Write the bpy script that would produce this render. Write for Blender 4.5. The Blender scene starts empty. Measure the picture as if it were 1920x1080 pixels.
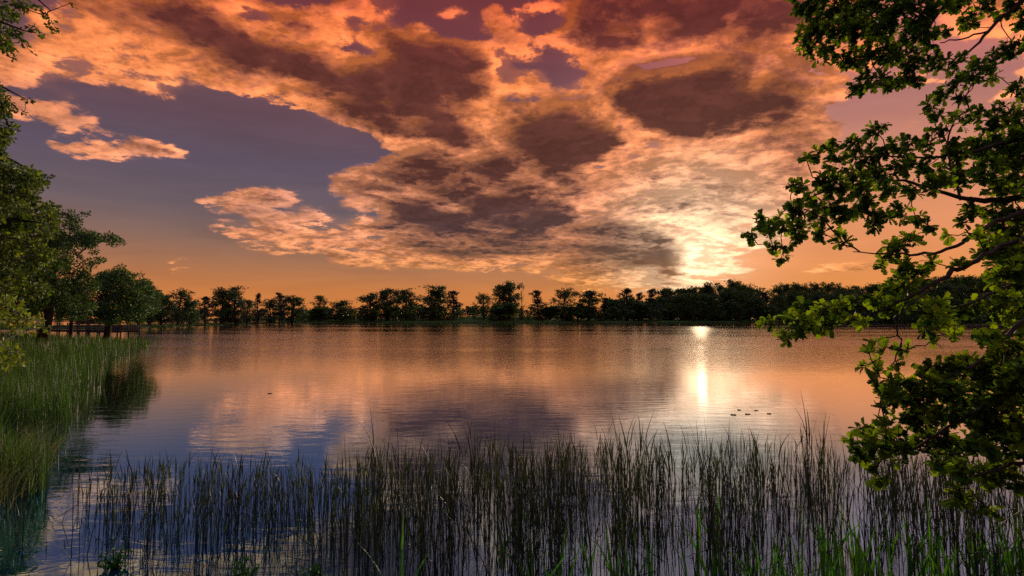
import bpy, math, random
import numpy as np
from mathutils import Vector

# ------------------------------------------------------------------ camera
F = 1066.0                      # focal length in pixels of the 1920 wide photograph
CAM_H = 2.6
HOR = 597.0
PITCH = math.atan((HOR - 540.0) / F)
scene = bpy.context.scene
COL = scene.collection
cam_d = bpy.data.cameras.new('camera')
cam = bpy.data.objects.new('camera', cam_d)
COL.objects.link(cam)
cam.location = (0, 0, CAM_H)
cam.rotation_euler = (math.radians(90) + PITCH, 0, 0)
cam_d.sensor_width = 36.0
cam_d.lens = F / 1920.0 * 36.0
cam_d.clip_start = 0.05
cam_d.clip_end = 9000
scene.camera = cam
scene.view_settings.view_transform = 'Standard'
scene.view_settings.look = 'None'
scene.view_settings.exposure = 0.0
scene.view_settings.gamma = 1.0
scene.render.engine = 'CYCLES'
scene.cycles.use_denoising = False
scene.cycles.max_bounces = 6
scene.cycles.transparent_max_bounces = 8
scene.cycles.sample_clamp_indirect = 3.0
scene.cycles.sample_clamp_direct = 2.0
cp, sp = math.cos(PITCH), math.sin(PITCH)


def ray(px, py):
    a = (px - 960.0) / F
    b = (540.0 - py) / F
    return np.array([a, cp - b * sp, sp + b * cp])


def at(px, py, Y):
    r = ray(px, py)
    r = r * (Y / r[1])
    return np.array([r[0], r[1], r[2] + CAM_H])


def ground_at(px, Y, z):
    """world point at depth Y and height z seen in column px"""
    depth = Y * cp + (z - CAM_H) * sp
    return np.array([(px - 960.0) / F * depth, Y, z])


def px_row(Y, z):
    f = Y * cp + (z - CAM_H) * sp
    u = (z - CAM_H) * cp - Y * sp
    return 540.0 - F * u / f


def z_at(py, Y):
    return at(960, py, Y)[2]


# ------------------------------------------------------------------ colour helpers
def lin(c):
    out = []
    for v in c[:3]:
        v = v / 255.0
        out.append(v / 12.92 if v <= 0.04045 else ((v + 0.055) / 1.055) ** 2.4)
    return (*out, 1.0)


# ------------------------------------------------------------------ node helpers
class NT:
    def __init__(self, tree):
        self.t = tree

    def node(self, kind, **kw):
        n = self.t.nodes.new(kind)
        for k, v in kw.items():
            setattr(n, k, v)
        return n

    def put(self, sock, v):
        if v is None:
            return
        if isinstance(v, bpy.types.NodeSocket):
            self.t.links.new(v, sock)
        else:
            sock.default_value = v

    def m(self, op, a, b=None, c=None, clamp=False):
        n = self.node('ShaderNodeMath', operation=op, use_clamp=clamp)
        self.put(n.inputs[0], a)
        self.put(n.inputs[1], b)
        self.put(n.inputs[2], c)
        return n.outputs[0]

    def v(self, op, a, b=None, scale=None):
        n = self.node('ShaderNodeVectorMath', operation=op)
        self.put(n.inputs[0], a)
        self.put(n.inputs[1], b)
        if scale is not None:
            self.put(n.inputs['Scale'], scale)
        return n.outputs['Value'] if op in ('DOT_PRODUCT', 'LENGTH') else n.outputs[0]

    def sep(self, a):
        n = self.node('ShaderNodeSeparateXYZ')
        self.put(n.inputs[0], a)
        return n.outputs

    def comb(self, x, y, z):
        n = self.node('ShaderNodeCombineXYZ')
        for i, q in enumerate((x, y, z)):
            self.put(n.inputs[i], q)
        return n.outputs[0]

    def noise(self, vec, scale, detail=4.0, rough=0.5, dist=0.0, dim='3D', lac=2.0):
        n = self.node('ShaderNodeTexNoise', noise_dimensions=dim)
        self.put(n.inputs['Vector'], vec)
        self.put(n.inputs['Scale'], scale)
        n.inputs['Detail'].default_value = detail
        n.inputs['Roughness'].default_value = rough
        n.inputs['Lacunarity'].default_value = lac
        n.inputs['Distortion'].default_value = dist
        return n.outputs

    def ss(self, x, lo, hi, a=0.0, b=1.0):
        n = self.node('ShaderNodeMapRange', interpolation_type='SMOOTHSTEP')
        self.put(n.inputs[0], x)
        for i, q in zip((1, 2, 3, 4), (lo, hi, a, b)):
            self.put(n.inputs[i], q)
        return n.outputs[0]

    def lr(self, x, lo, hi, a=0.0, b=1.0, clamp=True):
        n = self.node('ShaderNodeMapRange', clamp=clamp)
        self.put(n.inputs[0], x)
        for i, q in zip((1, 2, 3, 4), (lo, hi, a, b)):
            self.put(n.inputs[i], q)
        return n.outputs[0]

    def mix(self, f, a, b, blend='MIX'):
        n = self.node('ShaderNodeMix', data_type='RGBA', blend_type=blend)
        self.put(n.inputs[0], f)
        self.put(n.inputs[6], a)
        self.put(n.inputs[7], b)
        return n.outputs[2]

    def ramp(self, f, stops, interp='LINEAR'):
        n = self.node('ShaderNodeValToRGB')
        cr = n.color_ramp
        cr.interpolation = interp
        while len(cr.elements) > 1:
            cr.elements.remove(cr.elements[-1])
        for i, (p, c) in enumerate(stops):
            e = cr.elements[0] if i == 0 else cr.elements.new(p)
            e.position = p
            e.color = c
        self.put(n.inputs[0], f)
        return n.outputs[0]


# ------------------------------------------------------------------ sky (world)
SUN_PX = (1312, 474)
sd = ray(*SUN_PX)
sd = sd / np.linalg.norm(sd)
SUN_EL = math.asin(sd[2])
SUN_AZ = math.atan2(sd[0], sd[1])

# cloud banks: x, y, rx, ry, tilt (deg, + = falls to the right), thickness
CLOUDS = [
    # left bank, lit orange
    (20, 118, 120, 26, 8, .40), (150, 95, 110, 36, 8, .44), (300, 98, 110, 34, 12, .46), (285, 148, 62, 18, 10, .40),
    (205, 135, 60, 16, 5, .36), (400, 130, 70, 24, 18, .48),
    (240, 40, 130, 30, 8, .60), (330, 18, 160, 22, 0, .66), (110, 28, 60, 20, 0, .42),
    (345, 25, 30, 14, 20, .45), (395, 42, 26, 10, 35, .42), (465, 92, 24, 12, 25, .42),
    # long dark band running down to the right
    (400, 62, 90, 34, 16, .80), (500, 105, 110, 32, 16, .82), (600, 135, 110, 34, 14, .84), (690, 165, 100, 32, 14, .80),
    (560, 55, 60, 26, 20, .70),
    # its lit underside
    (430, 158, 70, 14, 18, .42), (520, 178, 60, 16, 14, .42), (600, 190, 60, 16, 16, .44), (650, 205, 60, 12, 10, .40), (740, 210, 60, 12, 12, .45),
    # upper lit puffs
    (680, 14, 60, 20, 0, .44), (640, 62, 60, 24, 20, .46), (705, 72, 46, 22, 15, .44), (788, 55, 22, 12, -15, .36), (845, 14, 20, 8, 0, .3),
    (755, 115, 20, 30, 10, .42),
    # central dark mass
    (800, 130, 70, 46, 10, .95), (850, 115, 70, 34, 5, .85), (790, 185, 90, 40, 10, .95), (850, 230, 66, 36, 15, .95), (880, 265, 60, 30, 15, .92), (870, 160, 60, 40, 0, .75),
    (860, 88, 70, 12, 4, .42), (940, 78, 60, 12, -8, .40), (990, 84, 30, 10, -8, .40), (940, 42, 40, 5, 0, .34),
    (925, 8, 20, 12, 0, .42), (985, 8, 30, 12, 0, .42), (1030, 5, 16, 10, 0, .40), (1060, 60, 32, 15, 0, .46),
    (900, 200, 30, 30, 0, .45), (960, 155, 44, 14, 5, .42), (1000, 172, 60, 12, 4, .42), (1060, 175, 40, 10, -5, .40), (985, 145, 30, 8, -5, .36),
    (1125, 40, 60, 60, 0, .68), (1150, 20, 80, 36, 0, .70), (1145, 75, 30, 30, 0, .62), (1090, 100, 30, 12, 0, .40),
    (1120, 145, 40, 14, -28, .44), (1170, 120, 40, 12, -30, .42), (1210, 105, 36, 8, -30, .40), (1280, 70, 42, 11, -12, .44), (1110, 110, 14, 24, 0, .42),
    # top right, deep red
    (1400, 18, 170, 44, 0, .80), (1330, 60, 110, 40, 0, .62), (1480, 60, 90, 40, 0, .56), (1250, 20, 80, 26, 0, .58),
    (1420, 100, 60, 22, 0, .48), (1390, 135, 50, 22, 10, .44), (1470, 145, 80, 22, 10, .50), (1520, 160, 70, 22, 5, .50), (1440, 175, 60, 18, 0, .52),
    # two big dark clouds
    (1050, 255, 80, 50, 0, 1.0), (1090, 270, 55, 40, 0, 1.0), (1010, 240, 45, 26, 0, .9), (1060, 305, 70, 22, 0, .85),
    (1280, 190, 130, 40, -4, .98), (1220, 195, 80, 34, 0, .95), (1330, 200, 100, 44, 0, .95), (1290, 240, 80, 36, 0, .9), (1340, 165, 60, 30, 0, .88),
    (1430, 205, 90, 30, 0, .72), (1180, 190, 50, 22, 0, .8), (1270, 270, 60, 20, 0, .74),
    (1235, 335, 80, 18, 0, .72), (1180, 345, 50, 14, 0, .66), (1400, 300, 110, 20, 0, .52), (1450, 330, 90, 16, 0, .50), 
    # lit field between
    (1180, 290, 130, 60, 0, .36), (1300, 320, 200, 70, 0, .38), (1420, 260, 130, 50, 0, .40), (1130, 370, 160, 44, 0, .40), (1300, 390, 170, 44, 0, .40), (950, 235, 60, 40, 0, .36),
    (960, 215, 50, 24, 0, .36), (1440, 390, 110, 40, 0, .38), (1480, 290, 60, 40, 0, .38),
    # left-of-centre wisps
    (700, 328, 76, 11, -4, .46), (720, 352, 90, 14, 0, .46), (690, 372, 50, 9, 0, .38), (765, 280, 40, 12, -6, .30), (740, 262, 16, 8, 0, .26), (790, 300, 30, 14, 0, .36), (740, 270, 30, 6, 0, .28),
    (470, 376, 78, 16, -6, .46), (520, 362, 46, 10, -6, .42), (420, 388, 50, 12, 0, .40),
    (430, 440, 62, 7, -4, .34), (520, 425, 70, 12, -2, .44), (560, 438, 60, 10, 2, .48), (540, 462, 62, 10, 0, .40), (600, 408, 36, 7, 8, .34), (640, 432, 44, 8, 4, .5), (500, 455, 44, 8, 0, .38), (650, 412, 30, 5, 0, .3),
    # slate heart and long bank above the horizon
    (840, 335, 110, 46, 10, .68), (930, 330, 90, 40, 0, .72), (1000, 350, 90, 32, 0, .58), (790, 395, 70, 18, 5, 1.0), (830, 412, 70, 22, 0, 1.0), (960, 390, 90, 22, -3, .96), (1030, 398, 70, 18, -5, .95), (990, 418, 50, 14, 0, .9),
    (720, 430, 100, 10, 2, .62), (880, 440, 160, 16, 0, .60), (1000, 462, 200, 28, 0, .68), (1150, 465, 130, 32, 0, .72), (1220, 478, 70, 24, 8, .84), (1240, 497, 44, 15, 10, .86), (1265, 490, 30, 12, 0, .8), (870, 475, 150, 22, 0, .60), (720, 470, 100, 10, 0, .52),
    (1080, 430, 200, 20, 0, .55), (1240, 448, 60, 12, 5, .66),
    (760, 497, 120, 9, 0, .40), (690, 485, 60, 7, 0, .36), (1000, 500, 120, 8, 0, .38), (1100, 505, 80, 6, 0, .34),
    (1170, 518, 80, 7, 4, .50), (1220, 525, 70, 7, 0, .52), (1280, 522, 60, 6, 0, .50), (1130, 532, 60, 4, 0, .36), (1350, 505, 60, 6, 0, .36),
    # small ones at the left
    (75, 216, 46, 10, 12, .40), (130, 234, 46, 12, 14, .46), (165, 238, 24, 9, 0, .44), (140, 264, 56, 12, 8, .56), (205, 274, 56, 12, 2, .58), (260, 276, 36, 11, 0, .52), (305, 269, 32, 10, 0, .52),
    (20, 200, 40, 14, 15, .38), (125, 178, 12, 8, 0, .28), (155, 172, 16, 6, 25, .28), (235, 195, 20, 4, 10, .26), (80, 162, 16, 6, 0, .24),
    (345, 493, 34, 3, 0, .22), (10, 150, 60, 10, 0, .2),
    (690, 200, 60, 20, 10, .8), (730, 150, 60, 40, 10, .9), (760, 240, 60, 24, 20, .8), (960, 290, 40, 26, 0, .62), (900, 120, 40, 30, 0, .7), (1180, 60, 40, 40, 0, .66), (1430, 60, 80, 40, 0, .7),
    (1370, 240, 70, 30, 0, .7), (1480, 230, 70, 24, 0, .62), (1500, 330, 60, 22, 0, .46), (1450, 300, 60, 22, 0, .54), (1110, 345, 40, 22, 0, .6),
    (1390, 440, 70, 30, 0, .36), (1400, 380, 80, 30, 0, .36), (1360, 465, 40, 20, 0, .34),
    # right, behind the oak
    (1885, 172, 30, 14, 0, .40), (1700, 140, 70, 20, -6, .34), (1560, 185, 50, 10, -14, .40), (1600, 100, 60, 40, 0, .40), (1700, 240, 40, 8, 0, .26), (1650, 485, 90, 5, -3, .20), (1860, 30, 90, 40, 0, .40), (1570, 500, 60, 4, 0, .2), (1500, 440, 70, 8, 0, .40), (1480, 420, 60, 10, 0, .45),
    (1960, 90, 80, 40, 0, .42),
]

AZ0, AZ1 = math.radians(-50), math.radians(50)
EL0, EL1 = 0.0, math.radians(35)
NX, NY = 62, 32


def cover_grid():
    az = np.linspace(AZ0, AZ1, NX)
    el = np.linspace(EL0, EL1, NY)
    A, E = np.meshgrid(az, el, indexing='ij')
    dx, dy, dz = np.sin(A) * np.cos(E), np.cos(A) * np.cos(E), np.sin(E)
    fwd = dy * cp + dz * sp
    up = -dy * sp + dz * cp
    PX = 960 + F * dx / fwd
    PY = 540 - F * up / fwd
    total = np.zeros_like(PX)
    for (x, y, rx, ry, rot, a) in CLOUDS:
        ry = max(ry, 11.0)
        rx = max(rx, 15.0)
        r = math.radians(rot)
        ux = (PX - x) * math.cos(r) + (PY - y) * math.sin(r)
        uy = -(PX - x) * math.sin(r) + (PY - y) * math.cos(r)
        q = (ux / (rx * 1.02)) ** 2 + (uy / (ry * 1.08)) ** 2
        total = np.maximum(total, 0.0) + 0
        total = np.maximum(total, a * np.exp(-0.75 * q ** 2.0))
    return total


def build_cover_group():
    g = bpy.data.node_groups.new('cloud_density', 'ShaderNodeTree')
    g.interface.new_socket('Direction', in_out='INPUT', socket_type='NodeSocketVector')
    g.interface.new_socket('Density', in_out='OUTPUT', socket_type='NodeSocketFloat')
    g.interface.new_socket('Detail', in_out='OUTPUT', socket_type='NodeSocketFloat')
    g.interface.new_socket('Soft', in_out='OUTPUT', socket_type='NodeSocketFloat')
    n = NT(g)
    gi = n.node('NodeGroupInput')
    go = n.node('NodeGroupOutput')
    d = n.v('NORMALIZE', gi.outputs[0])
    x, y, z = n.sep(d)
    zc = n.m('MAXIMUM', z, 0.0)
    den = n.m('ADD', zc, 0.15)
    P = n.comb(n.m('DIVIDE', x, den), n.m('DIVIDE', y, den), 3.7)
    az = n.m('ARCTAN2', x, y)
    el = n.m('ARCSINE', zc)
    # edges of the banks are torn by the wind: shift the look-up with turbulence
    w1 = n.v('SUBTRACT', n.noise(P, 1.6, 3.0, .55)[1], (.5, .5, .5))
    w2 = n.v('SUBTRACT', n.noise(P, 5.5, 8.0, .68)[1], (.5, .5, .5))
    wx1, wy1, _ = n.sep(w1)
    wx2, wy2, _ = n.sep(w2)
    damp = n.lr(el, math.radians(2), math.radians(18), .35, 1.0)
    az = n.m('ADD', az, n.m('ADD', n.m('MULTIPLY', wx1, math.radians(4.0)), n.m('MULTIPLY', wx2, math.radians(3.2))))
    ely = n.m('ADD', n.m('MULTIPLY', wy1, math.radians(2.6)), n.m('MULTIPLY', wy2, math.radians(2.4)))
    el = n.m('ADD', el, n.m('MULTIPLY', ely, damp))
    u = n.lr(az, AZ0, AZ1, 0, 1)
    v = n.lr(el, EL0, EL1, 0, 1)
    C = cover_grid()
    U, S, Vt = np.linalg.svd(C, full_matrices=False)
    K = 18
    U = U[:, :K] * np.sqrt(S[:K])
    V = (Vt[:K].T) * np.sqrt(S[:K])
    us = np.abs(U).max() * 1.01
    vs = np.abs(V).max() * 1.01
    Un = U / us * .5 + .5
    Vn = V / vs * .5 + .5
    H = NX // 2
    uA = n.lr(u, 0.0, H / (NX - 1), 0, 1)
    uB = n.lr(u, H / (NX - 1), 1.0, 0, 1)
    side = n.m('GREATER_THAN', u, H / (NX - 1))
    acc = None
    for k in range(0, K, 3):
        def col(M, i):
            return (float(M[i, k]), float(M[i, k + 1]), float(M[i, k + 2]), 1.0)
        ra = n.ramp(uA, [(i / H, col(Un, i)) for i in range(H + 1)])
        nb = NX - 1 - H
        rb = n.ramp(uB, [(i / nb, col(Un, H + i)) for i in range(nb + 1)])
        rv = n.ramp(v, [(i / (NY - 1), col(Vn, i)) for i in range(NY)])
        ru = n.mix(side, ra, rb)
        ru = n.v('MULTIPLY', n.v('SUBTRACT', ru, (.5, .5, .5)), (2 * us,) * 3)
        rv = n.v('MULTIPLY', n.v('SUBTRACT', rv, (.5, .5, .5)), (2 * vs,) * 3)
        dt = n.v('DOT_PRODUCT', ru, rv)
        acc = dt if acc is None else n.m('ADD', acc, dt)
    f1 = n.m('SUBTRACT', n.noise(P, 4.2, 9.0, .62, .25)[0], .5)
    f2 = n.m('SUBTRACT', n.noise(n.v('ADD', P, (7.1, 2.3, 1.9)), 13.0, 6.0, .65, .3)[0], .5)
    b1 = n.noise(n.v('ADD', P, (3.3, 8.1, 5.2)), 8.0, 7.0, .6, .15)[0]
    bil = n.m('SUBTRACT', .22, n.m('ABSOLUTE', n.m('SUBTRACT', n.m('MULTIPLY', b1, 2.0), 1.0)))
    acc0 = n.m('MAXIMUM', acc, 0.0)
    amp = n.ss(acc0, 0.02, .20, .08, 1.0)
    fb = n.m('ADD', n.m('ADD', n.m('MULTIPLY', f1, 1.55), n.m('MULTIPLY', f2, .80)), n.m('MULTIPLY', bil, .34))
    out = n.m('ADD', acc0, n.m('MULTIPLY', fb, amp))
    g.links.new(out, go.inputs[0])
    g.links.new(fb, go.inputs[1])
    f3 = n.m('SUBTRACT', n.noise(n.v('ADD', P, (1.3, 5.7, 2.2)), 2.4, 4.0, .5, .4)[0], .5)
    g.links.new(n.m('ADD', acc0, n.m('MULTIPLY', n.m('ADD', f3, n.m('MULTIPLY', f1, .5)), n.m('MULTIPLY', amp, .9))), go.inputs[2])
    return g


def deg(a):
    return a / 90.0


def build_world():
    w = bpy.data.worlds.new('World')
    scene.world = w
    w.use_nodes = True
    t = w.node_tree
    t.nodes.clear()
    n = NT(t)
    grp = build_cover_group()
    tc = n.node('ShaderNodeTexCoord')
    d = n.v('NORMALIZE', tc.outputs['Generated'])
    x, y, z = n.sep(d)
    el = n.m('ARCSINE', n.m('MAXIMUM', z, 0.0))
    e = n.m('DIVIDE', el, math.pi / 2)
    az = n.m('ARCTAN2', x, y)

    def R(stops):
        return n.ramp(e, [(a / 90.0, lin(c)) for a, c in stops])
    clear_l = R([(0, (214, 128, 62)), (2.6, (202, 124, 68)), (5, (168, 114, 82)), (7.5, (132, 102, 92)), (10, (108, 92, 98)), (14, (96, 82, 98)), (18, (100, 74, 84)), (22, (110, 74, 82)), (26, (116, 62, 68)), (31, (114, 52, 54)), (38, (120, 92, 110)), (50, (150, 152, 186)), (90, (186, 204, 240))])
    clear_r = R([(0, (232, 144, 60)), (2.6, (228, 142, 76)), (6, (226, 144, 92)), (12, (214, 140, 106)), (18, (178, 118, 110)), (23, (196, 112, 104)), (27, (214, 104, 90)), (32, (190, 80, 74)), (40, (150, 110, 122)), (52, (160, 158, 186)), (90, (186, 204, 240))])
    thin = R([(0, (246, 166, 70)), (4, (238, 152, 84)), (7, (236, 150, 102)), (10, (242, 158, 116)), (16, (244, 150, 100)), (21, (248, 142, 82)), (26, (242, 128, 72)), (30, (222, 100, 58)), (45, (210, 170, 150)), (90, (210, 205, 210))])
    thick = R([(0, (190, 104, 48)), (3.5, (130, 78, 48)), (6, (96, 66, 56)), (9, (80, 54, 54)), (13, (88, 50, 44)), (18, (92, 50, 42)), (23, (100, 52, 44)), (27, (106, 48, 44)), (31, (106, 42, 40)), (50, (120, 110, 120)), (90, (130, 130, 145))])
    right = n.ss(az, math.radians(2), math.radians(27))
    clear = n.mix(right, clear_l, clear_r)

    sun = tuple(float(q) for q in sd)
    ang = n.m('ARCCOSINE', n.m('MINIMUM', n.v('DOT_PRODUCT', d, sun), 1.0))
    glow_wide = n.ss(ang, math.radians(13), math.radians(1))
    glow_mid = n.ss(ang, math.radians(11), math.radians(0))
    glow_core = n.ss(ang, math.radians(3.6), math.radians(0.3))

    g1 = n.node('ShaderNodeGroup')
    g1.node_tree = grp
    t.links.new(d, g1.inputs[0])
    g2 = n.node('ShaderNodeGroup')
    g2.node_tree = grp
    # towards the light: part way to the sun
    step = n.v('SCALE', n.v('NORMALIZE', n.v('SUBTRACT', sun, d)), scale=.022)
    t.links.new(n.v('ADD', d, step), g2.inputs[0])
    dens = g1.outputs[0]
    relief = n.m('SUBTRACT', dens, g2.outputs[0])

    thin = n.mix(glow_wide, thin, lin((255, 208, 162)))
    a_thin = n.ss(dens, .12, .29)
    thin = n.mix(n.m('MULTIPLY', n.ss(g1.outputs[1], -.05, .30, 0, .55), n.m('SUBTRACT', 1.0, n.m('MULTIPLY', glow_wide, .7))), thin, n.mix(.5, clear, thick))
    soft = g1.outputs[2]
    core = n.m('ADD', n.m('MULTIPLY', dens, .70), n.m('MULTIPLY', soft, .30))
    a_mid = n.ss(core, .36, .58)
    a_thick = n.ss(core, .46, .80)
    veil = n.m('MULTIPLY', n.ss(soft, .04, .40), .38)
    c = n.mix(veil, clear, n.mix(.35, thin, clear))
    c = n.mix(a_thin, c, thin)
    thick = n.v('SCALE', thick, scale=n.lr(n.m('ADD', g1.outputs[1], n.m('MULTIPLY', relief, 1.2)), -.32, .36, 1.5, .72))
    midc = n.mix(.55, thin, thick)
    c = n.mix(n.m('MULTIPLY', a_mid, .9), c, midc)
    c = n.mix(n.m('MULTIPLY', a_thick, n.m('SUBTRACT', 1.0, n.m('MULTIPLY', glow_core, .75))), c, thick)
    # sunward flanks lighter, lee flanks darker
    rl = n.m('MULTIPLY', n.m('MULTIPLY', relief, n.m('SUBTRACT', a_thin, n.m('MULTIPLY', a_thick, .6))), 2.4)
    rl = n.m('ADD', 1.0, n.m('MAXIMUM', n.m('MINIMUM', rl, .75), -.5))
    c = n.v('MULTIPLY', c, n.comb(rl, rl, rl))
    hi = n.noise(n.v('MULTIPLY', n.comb(az, n.m('MULTIPLY', el, 5.5), 1.0), (3.0, 3.0, 1.0)), 1.6, 6, .55, .5)[0]
    st = n.m('ADD', 1.0, n.m('MULTIPLY', n.m('SUBTRACT', hi, .5), n.m('MULTIPLY', n.m('SUBTRACT', 1.0, a_thin), .42)))
    over = n.m('MULTIPLY', st, n.ss(el, math.radians(35), math.radians(62), 1.0, 1.75))
    c = n.v('SCALE', c, scale=over)
    # light round the sun
    open_ = n.m('SUBTRACT', 1.0, n.m('MULTIPLY', a_thick, .82))
    gm = n.m('MULTIPLY', glow_mid, open_)
    c = n.v('ADD', c, n.v('SCALE', (.55, .36, .25), scale=n.m('MULTIPLY', gm, .42)))
    gc = n.m('MULTIPLY', glow_core, n.m('SUBTRACT', 1.0, n.m('MULTIPLY', a_thick, .6)))
    c = n.v('ADD', c, n.v('SCALE', (.34, .27, .17), scale=gc))

    bg = n.node('ShaderNodeBackground')
    t.links.new(c, bg.inputs[0])
    bg.inputs[1].default_value = 1.0
    sky = n.node('ShaderNodeTexSky', sky_type='NISHITA')
    sky.sun_disc = False
    sky.sun_elevation = SUN_EL
    sky.sun_rotation = SUN_AZ
    bg2 = n.node('ShaderNodeBackground')
    t.links.new(sky.outputs[0], bg2.inputs[0])
    bg2.inputs[1].default_value = 0.0
    NISHITA_BG.append(bg2)
    add = n.node('ShaderNodeAddShader')
    t.links.new(bg.outputs[0], add.inputs[0])
    t.links.new(bg2.outputs[0], add.inputs[1])
    out = n.node('ShaderNodeOutputWorld')
    t.links.new(add.outputs[0], out.inputs[0])
    w.cycles.sampling_method = 'MANUAL'
    w.cycles.sample_map_resolution = 512


NISHITA_BG = []
build_world()
NISHITA_BG[0].inputs[1].default_value = 0.001

# ------------------------------------------------------------------ sun
sun_d = bpy.data.lights.new('sun', 'SUN')
sun_d.energy = 3.6
sun_d.angle = math.radians(0.8)
sun_d.color = (1.0, .74, .46)
sun_o = bpy.data.objects.new('sun', sun_d)
COL.objects.link(sun_o)
sun_o.rotation_euler = Vector(sd).to_track_quat('Z', 'Y').to_euler()
sun_o.location = (60, 120, 60)


# ------------------------------------------------------------------ object helpers
def tag(o, label=None, cat=None, group=None, kind=None):
    if label:
        o['label'] = label
    if cat:
        o['category'] = cat
    if group:
        o['group'] = group
    if kind:
        o['kind'] = kind
    return o


def empty(name, loc, label=None, cat=None, group=None):
    o = bpy.data.objects.new(name, None)
    o.location = [float(q) for q in loc]
    o.empty_display_size = .3
    COL.objects.link(o)
    return tag(o, label, cat, group)


def link_mesh(name, me, mat, parent=None):
    me.materials.clear()
    for mm in (mat if isinstance(mat, (list, tuple)) else [mat]):
        me.materials.append(mm)
    o = bpy.data.objects.new(name, me)
    COL.objects.link(o)
    if parent is not None:
        o.parent = parent
    return o


def np_mesh(name, V, faces, smooth=False, tint=None):
    """faces: list of (n x k) int arrays"""
    me = bpy.data.meshes.new(name)
    V = np.asarray(V, dtype=np.float32)
    me.vertices.add(len(V))
    me.vertices.foreach_set('co', V.ravel())
    loops = np.concatenate([f.ravel() for f in faces]).astype(np.int32)
    tot = np.concatenate([np.full(len(f), f.shape[1], dtype=np.int32) for f in faces])
    start = np.concatenate([[0], np.cumsum(tot)[:-1]]).astype(np.int32)
    me.loops.add(len(loops))
    me.loops.foreach_set('vertex_index', loops)
    me.polygons.add(len(tot))
    me.polygons.foreach_set('loop_start', start)
    try:
        me.polygons.foreach_set('loop_total', tot)
    except Exception:
        pass
    if smooth:
        me.polygons.foreach_set('use_smooth', np.ones(len(tot), dtype=bool))
    me.update(calc_edges=True)
    me.validate()
    if tint is not None and len(tint) == len(me.polygons):
        a = me.attributes.new('tint', 'FLOAT', 'FACE')
        a.data.foreach_set('value', np.asarray(tint, dtype=np.float32))
    return me


class Geo:
    """collects shapes that become ONE mesh"""

    def __init__(self):
        self.v, self.f, self.tn, self.n = [], {}, {}, 0

    def add(self, V, F, tint=None):
        V = np.asarray(V, dtype=float)
        F = np.asarray(F, dtype=int)
        self.v.append(V)
        k = F.shape[1]
        self.f.setdefault(k, []).append(F + self.n)
        tt = np.zeros(len(F)) if tint is None else np.broadcast_to(np.asarray(tint, float), (len(F),))
        self.tn.setdefault(k, []).append(tt)
        self.n += len(V)

    def box(self, c, s, rz=0.0, rx=0.0):
        c = np.asarray(c, float)
        h = np.asarray(s, float) / 2
        V = np.array([[a, b, d] for a in (-1, 1) for b in (-1, 1) for d in (-1, 1)]) * h
        if rx:
            R = np.array([[1, 0, 0], [0, math.cos(rx), -math.sin(rx)], [0, math.sin(rx), math.cos(rx)]])
            V = V @ R.T
        if rz:
            R = np.array([[math.cos(rz), -math.sin(rz), 0], [math.sin(rz), math.cos(rz), 0], [0, 0, 1]])
            V = V @ R.T
        self.add(V + c, [[0, 1, 3, 2], [4, 6, 7, 5], [0, 4, 5, 1], [2, 3, 7, 6], [0, 2, 6, 4], [1, 5, 7, 3]])

    def tube(self, pts, rad, sides=6, tint=None, cap=True):
        P = np.asarray(pts, float)
        m = len(P)
        rad = np.broadcast_to(np.asarray(rad, float), (m,))
        T = np.gradient(P, axis=0)
        T /= np.linalg.norm(T, axis=1)[:, None] + 1e-9
        ref = np.array([0, 0, 1.0]) if abs(T[:, 2]).mean() < .8 else np.array([1.0, 0, 0])
        A = np.cross(T, ref)
        A /= np.linalg.norm(A, axis=1)[:, None] + 1e-9
        B = np.cross(T, A)
        th = np.arange(sides) * 2 * math.pi / sides
        V = (P[:, None, :] + rad[:, None, None] * (np.cos(th)[None, :, None] * A[:, None, :] + np.sin(th)[None, :, None] * B[:, None, :])).reshape(-1, 3)
        i = np.arange(m - 1)[:, None] * sides
        j = np.arange(sides)[None, :]
        jn = (j + 1) % sides
        Fq = np.stack([i + j, i + jn, i + sides + jn, i + sides + j], axis=-1).reshape(-1, 4)
        self.add(V, Fq, tint)

    def build(self, name, mat, parent=None, smooth=False):
        if not self.v:
            return None
        V = np.concatenate(self.v)
        faces, tn = [], []
        for k in self.f:
            faces.append(np.concatenate(self.f[k]))
            tn.append(np.concatenate(self.tn[k]))
        me = np_mesh(name, V, faces, smooth, np.concatenate(tn))
        return link_mesh(name, me, mat, parent)


def copy_tree(o, parent=None):
    c = o.copy()
    COL.objects.link(c)
    c.parent = parent
    for ch in list(o.children):
        copy_tree(ch, c)
    return c


# ------------------------------------------------------------------ materials
def new_mat(name):
    m = bpy.data.materials.new(name)
    m.use_nodes = True
    m.node_tree.nodes.clear()
    return m, NT(m.node_tree)


def leaf_mat(name, dark, light, transl=.45, back=None, rough=.5, spec=.25, tscale=1.0):
    m, n = new_mat(name)
    at_ = n.node('ShaderNodeAttribute', attribute_name='tint')
    c = n.mix(at_.outputs['Fac'], (*dark, 1), (*light, 1))
    p = n.node('ShaderNodeBsdfPrincipled')
    n.put(p.inputs['Base Color'], c)
    p.inputs['Roughness'].default_value = rough
    p.inputs['Specular IOR Level'].default_value = spec
    tr = n.node('ShaderNodeBsdfTranslucent')
    b = n.mix(1.0, c, (*(back or (1.5, 1.35, .5)), 1), 'MULTIPLY')
    n.put(tr.inputs[0], b)
    mx = n.node('ShaderNodeMixShader')
    mx.inputs[0].default_value = transl
    n.put(mx.inputs[1], p.outputs[0])
    n.put(mx.inputs[2], tr.outputs[0])
    o = n.node('ShaderNodeOutputMaterial')
    n.put(o.inputs[0], mx.outputs[0])
    return m


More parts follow.
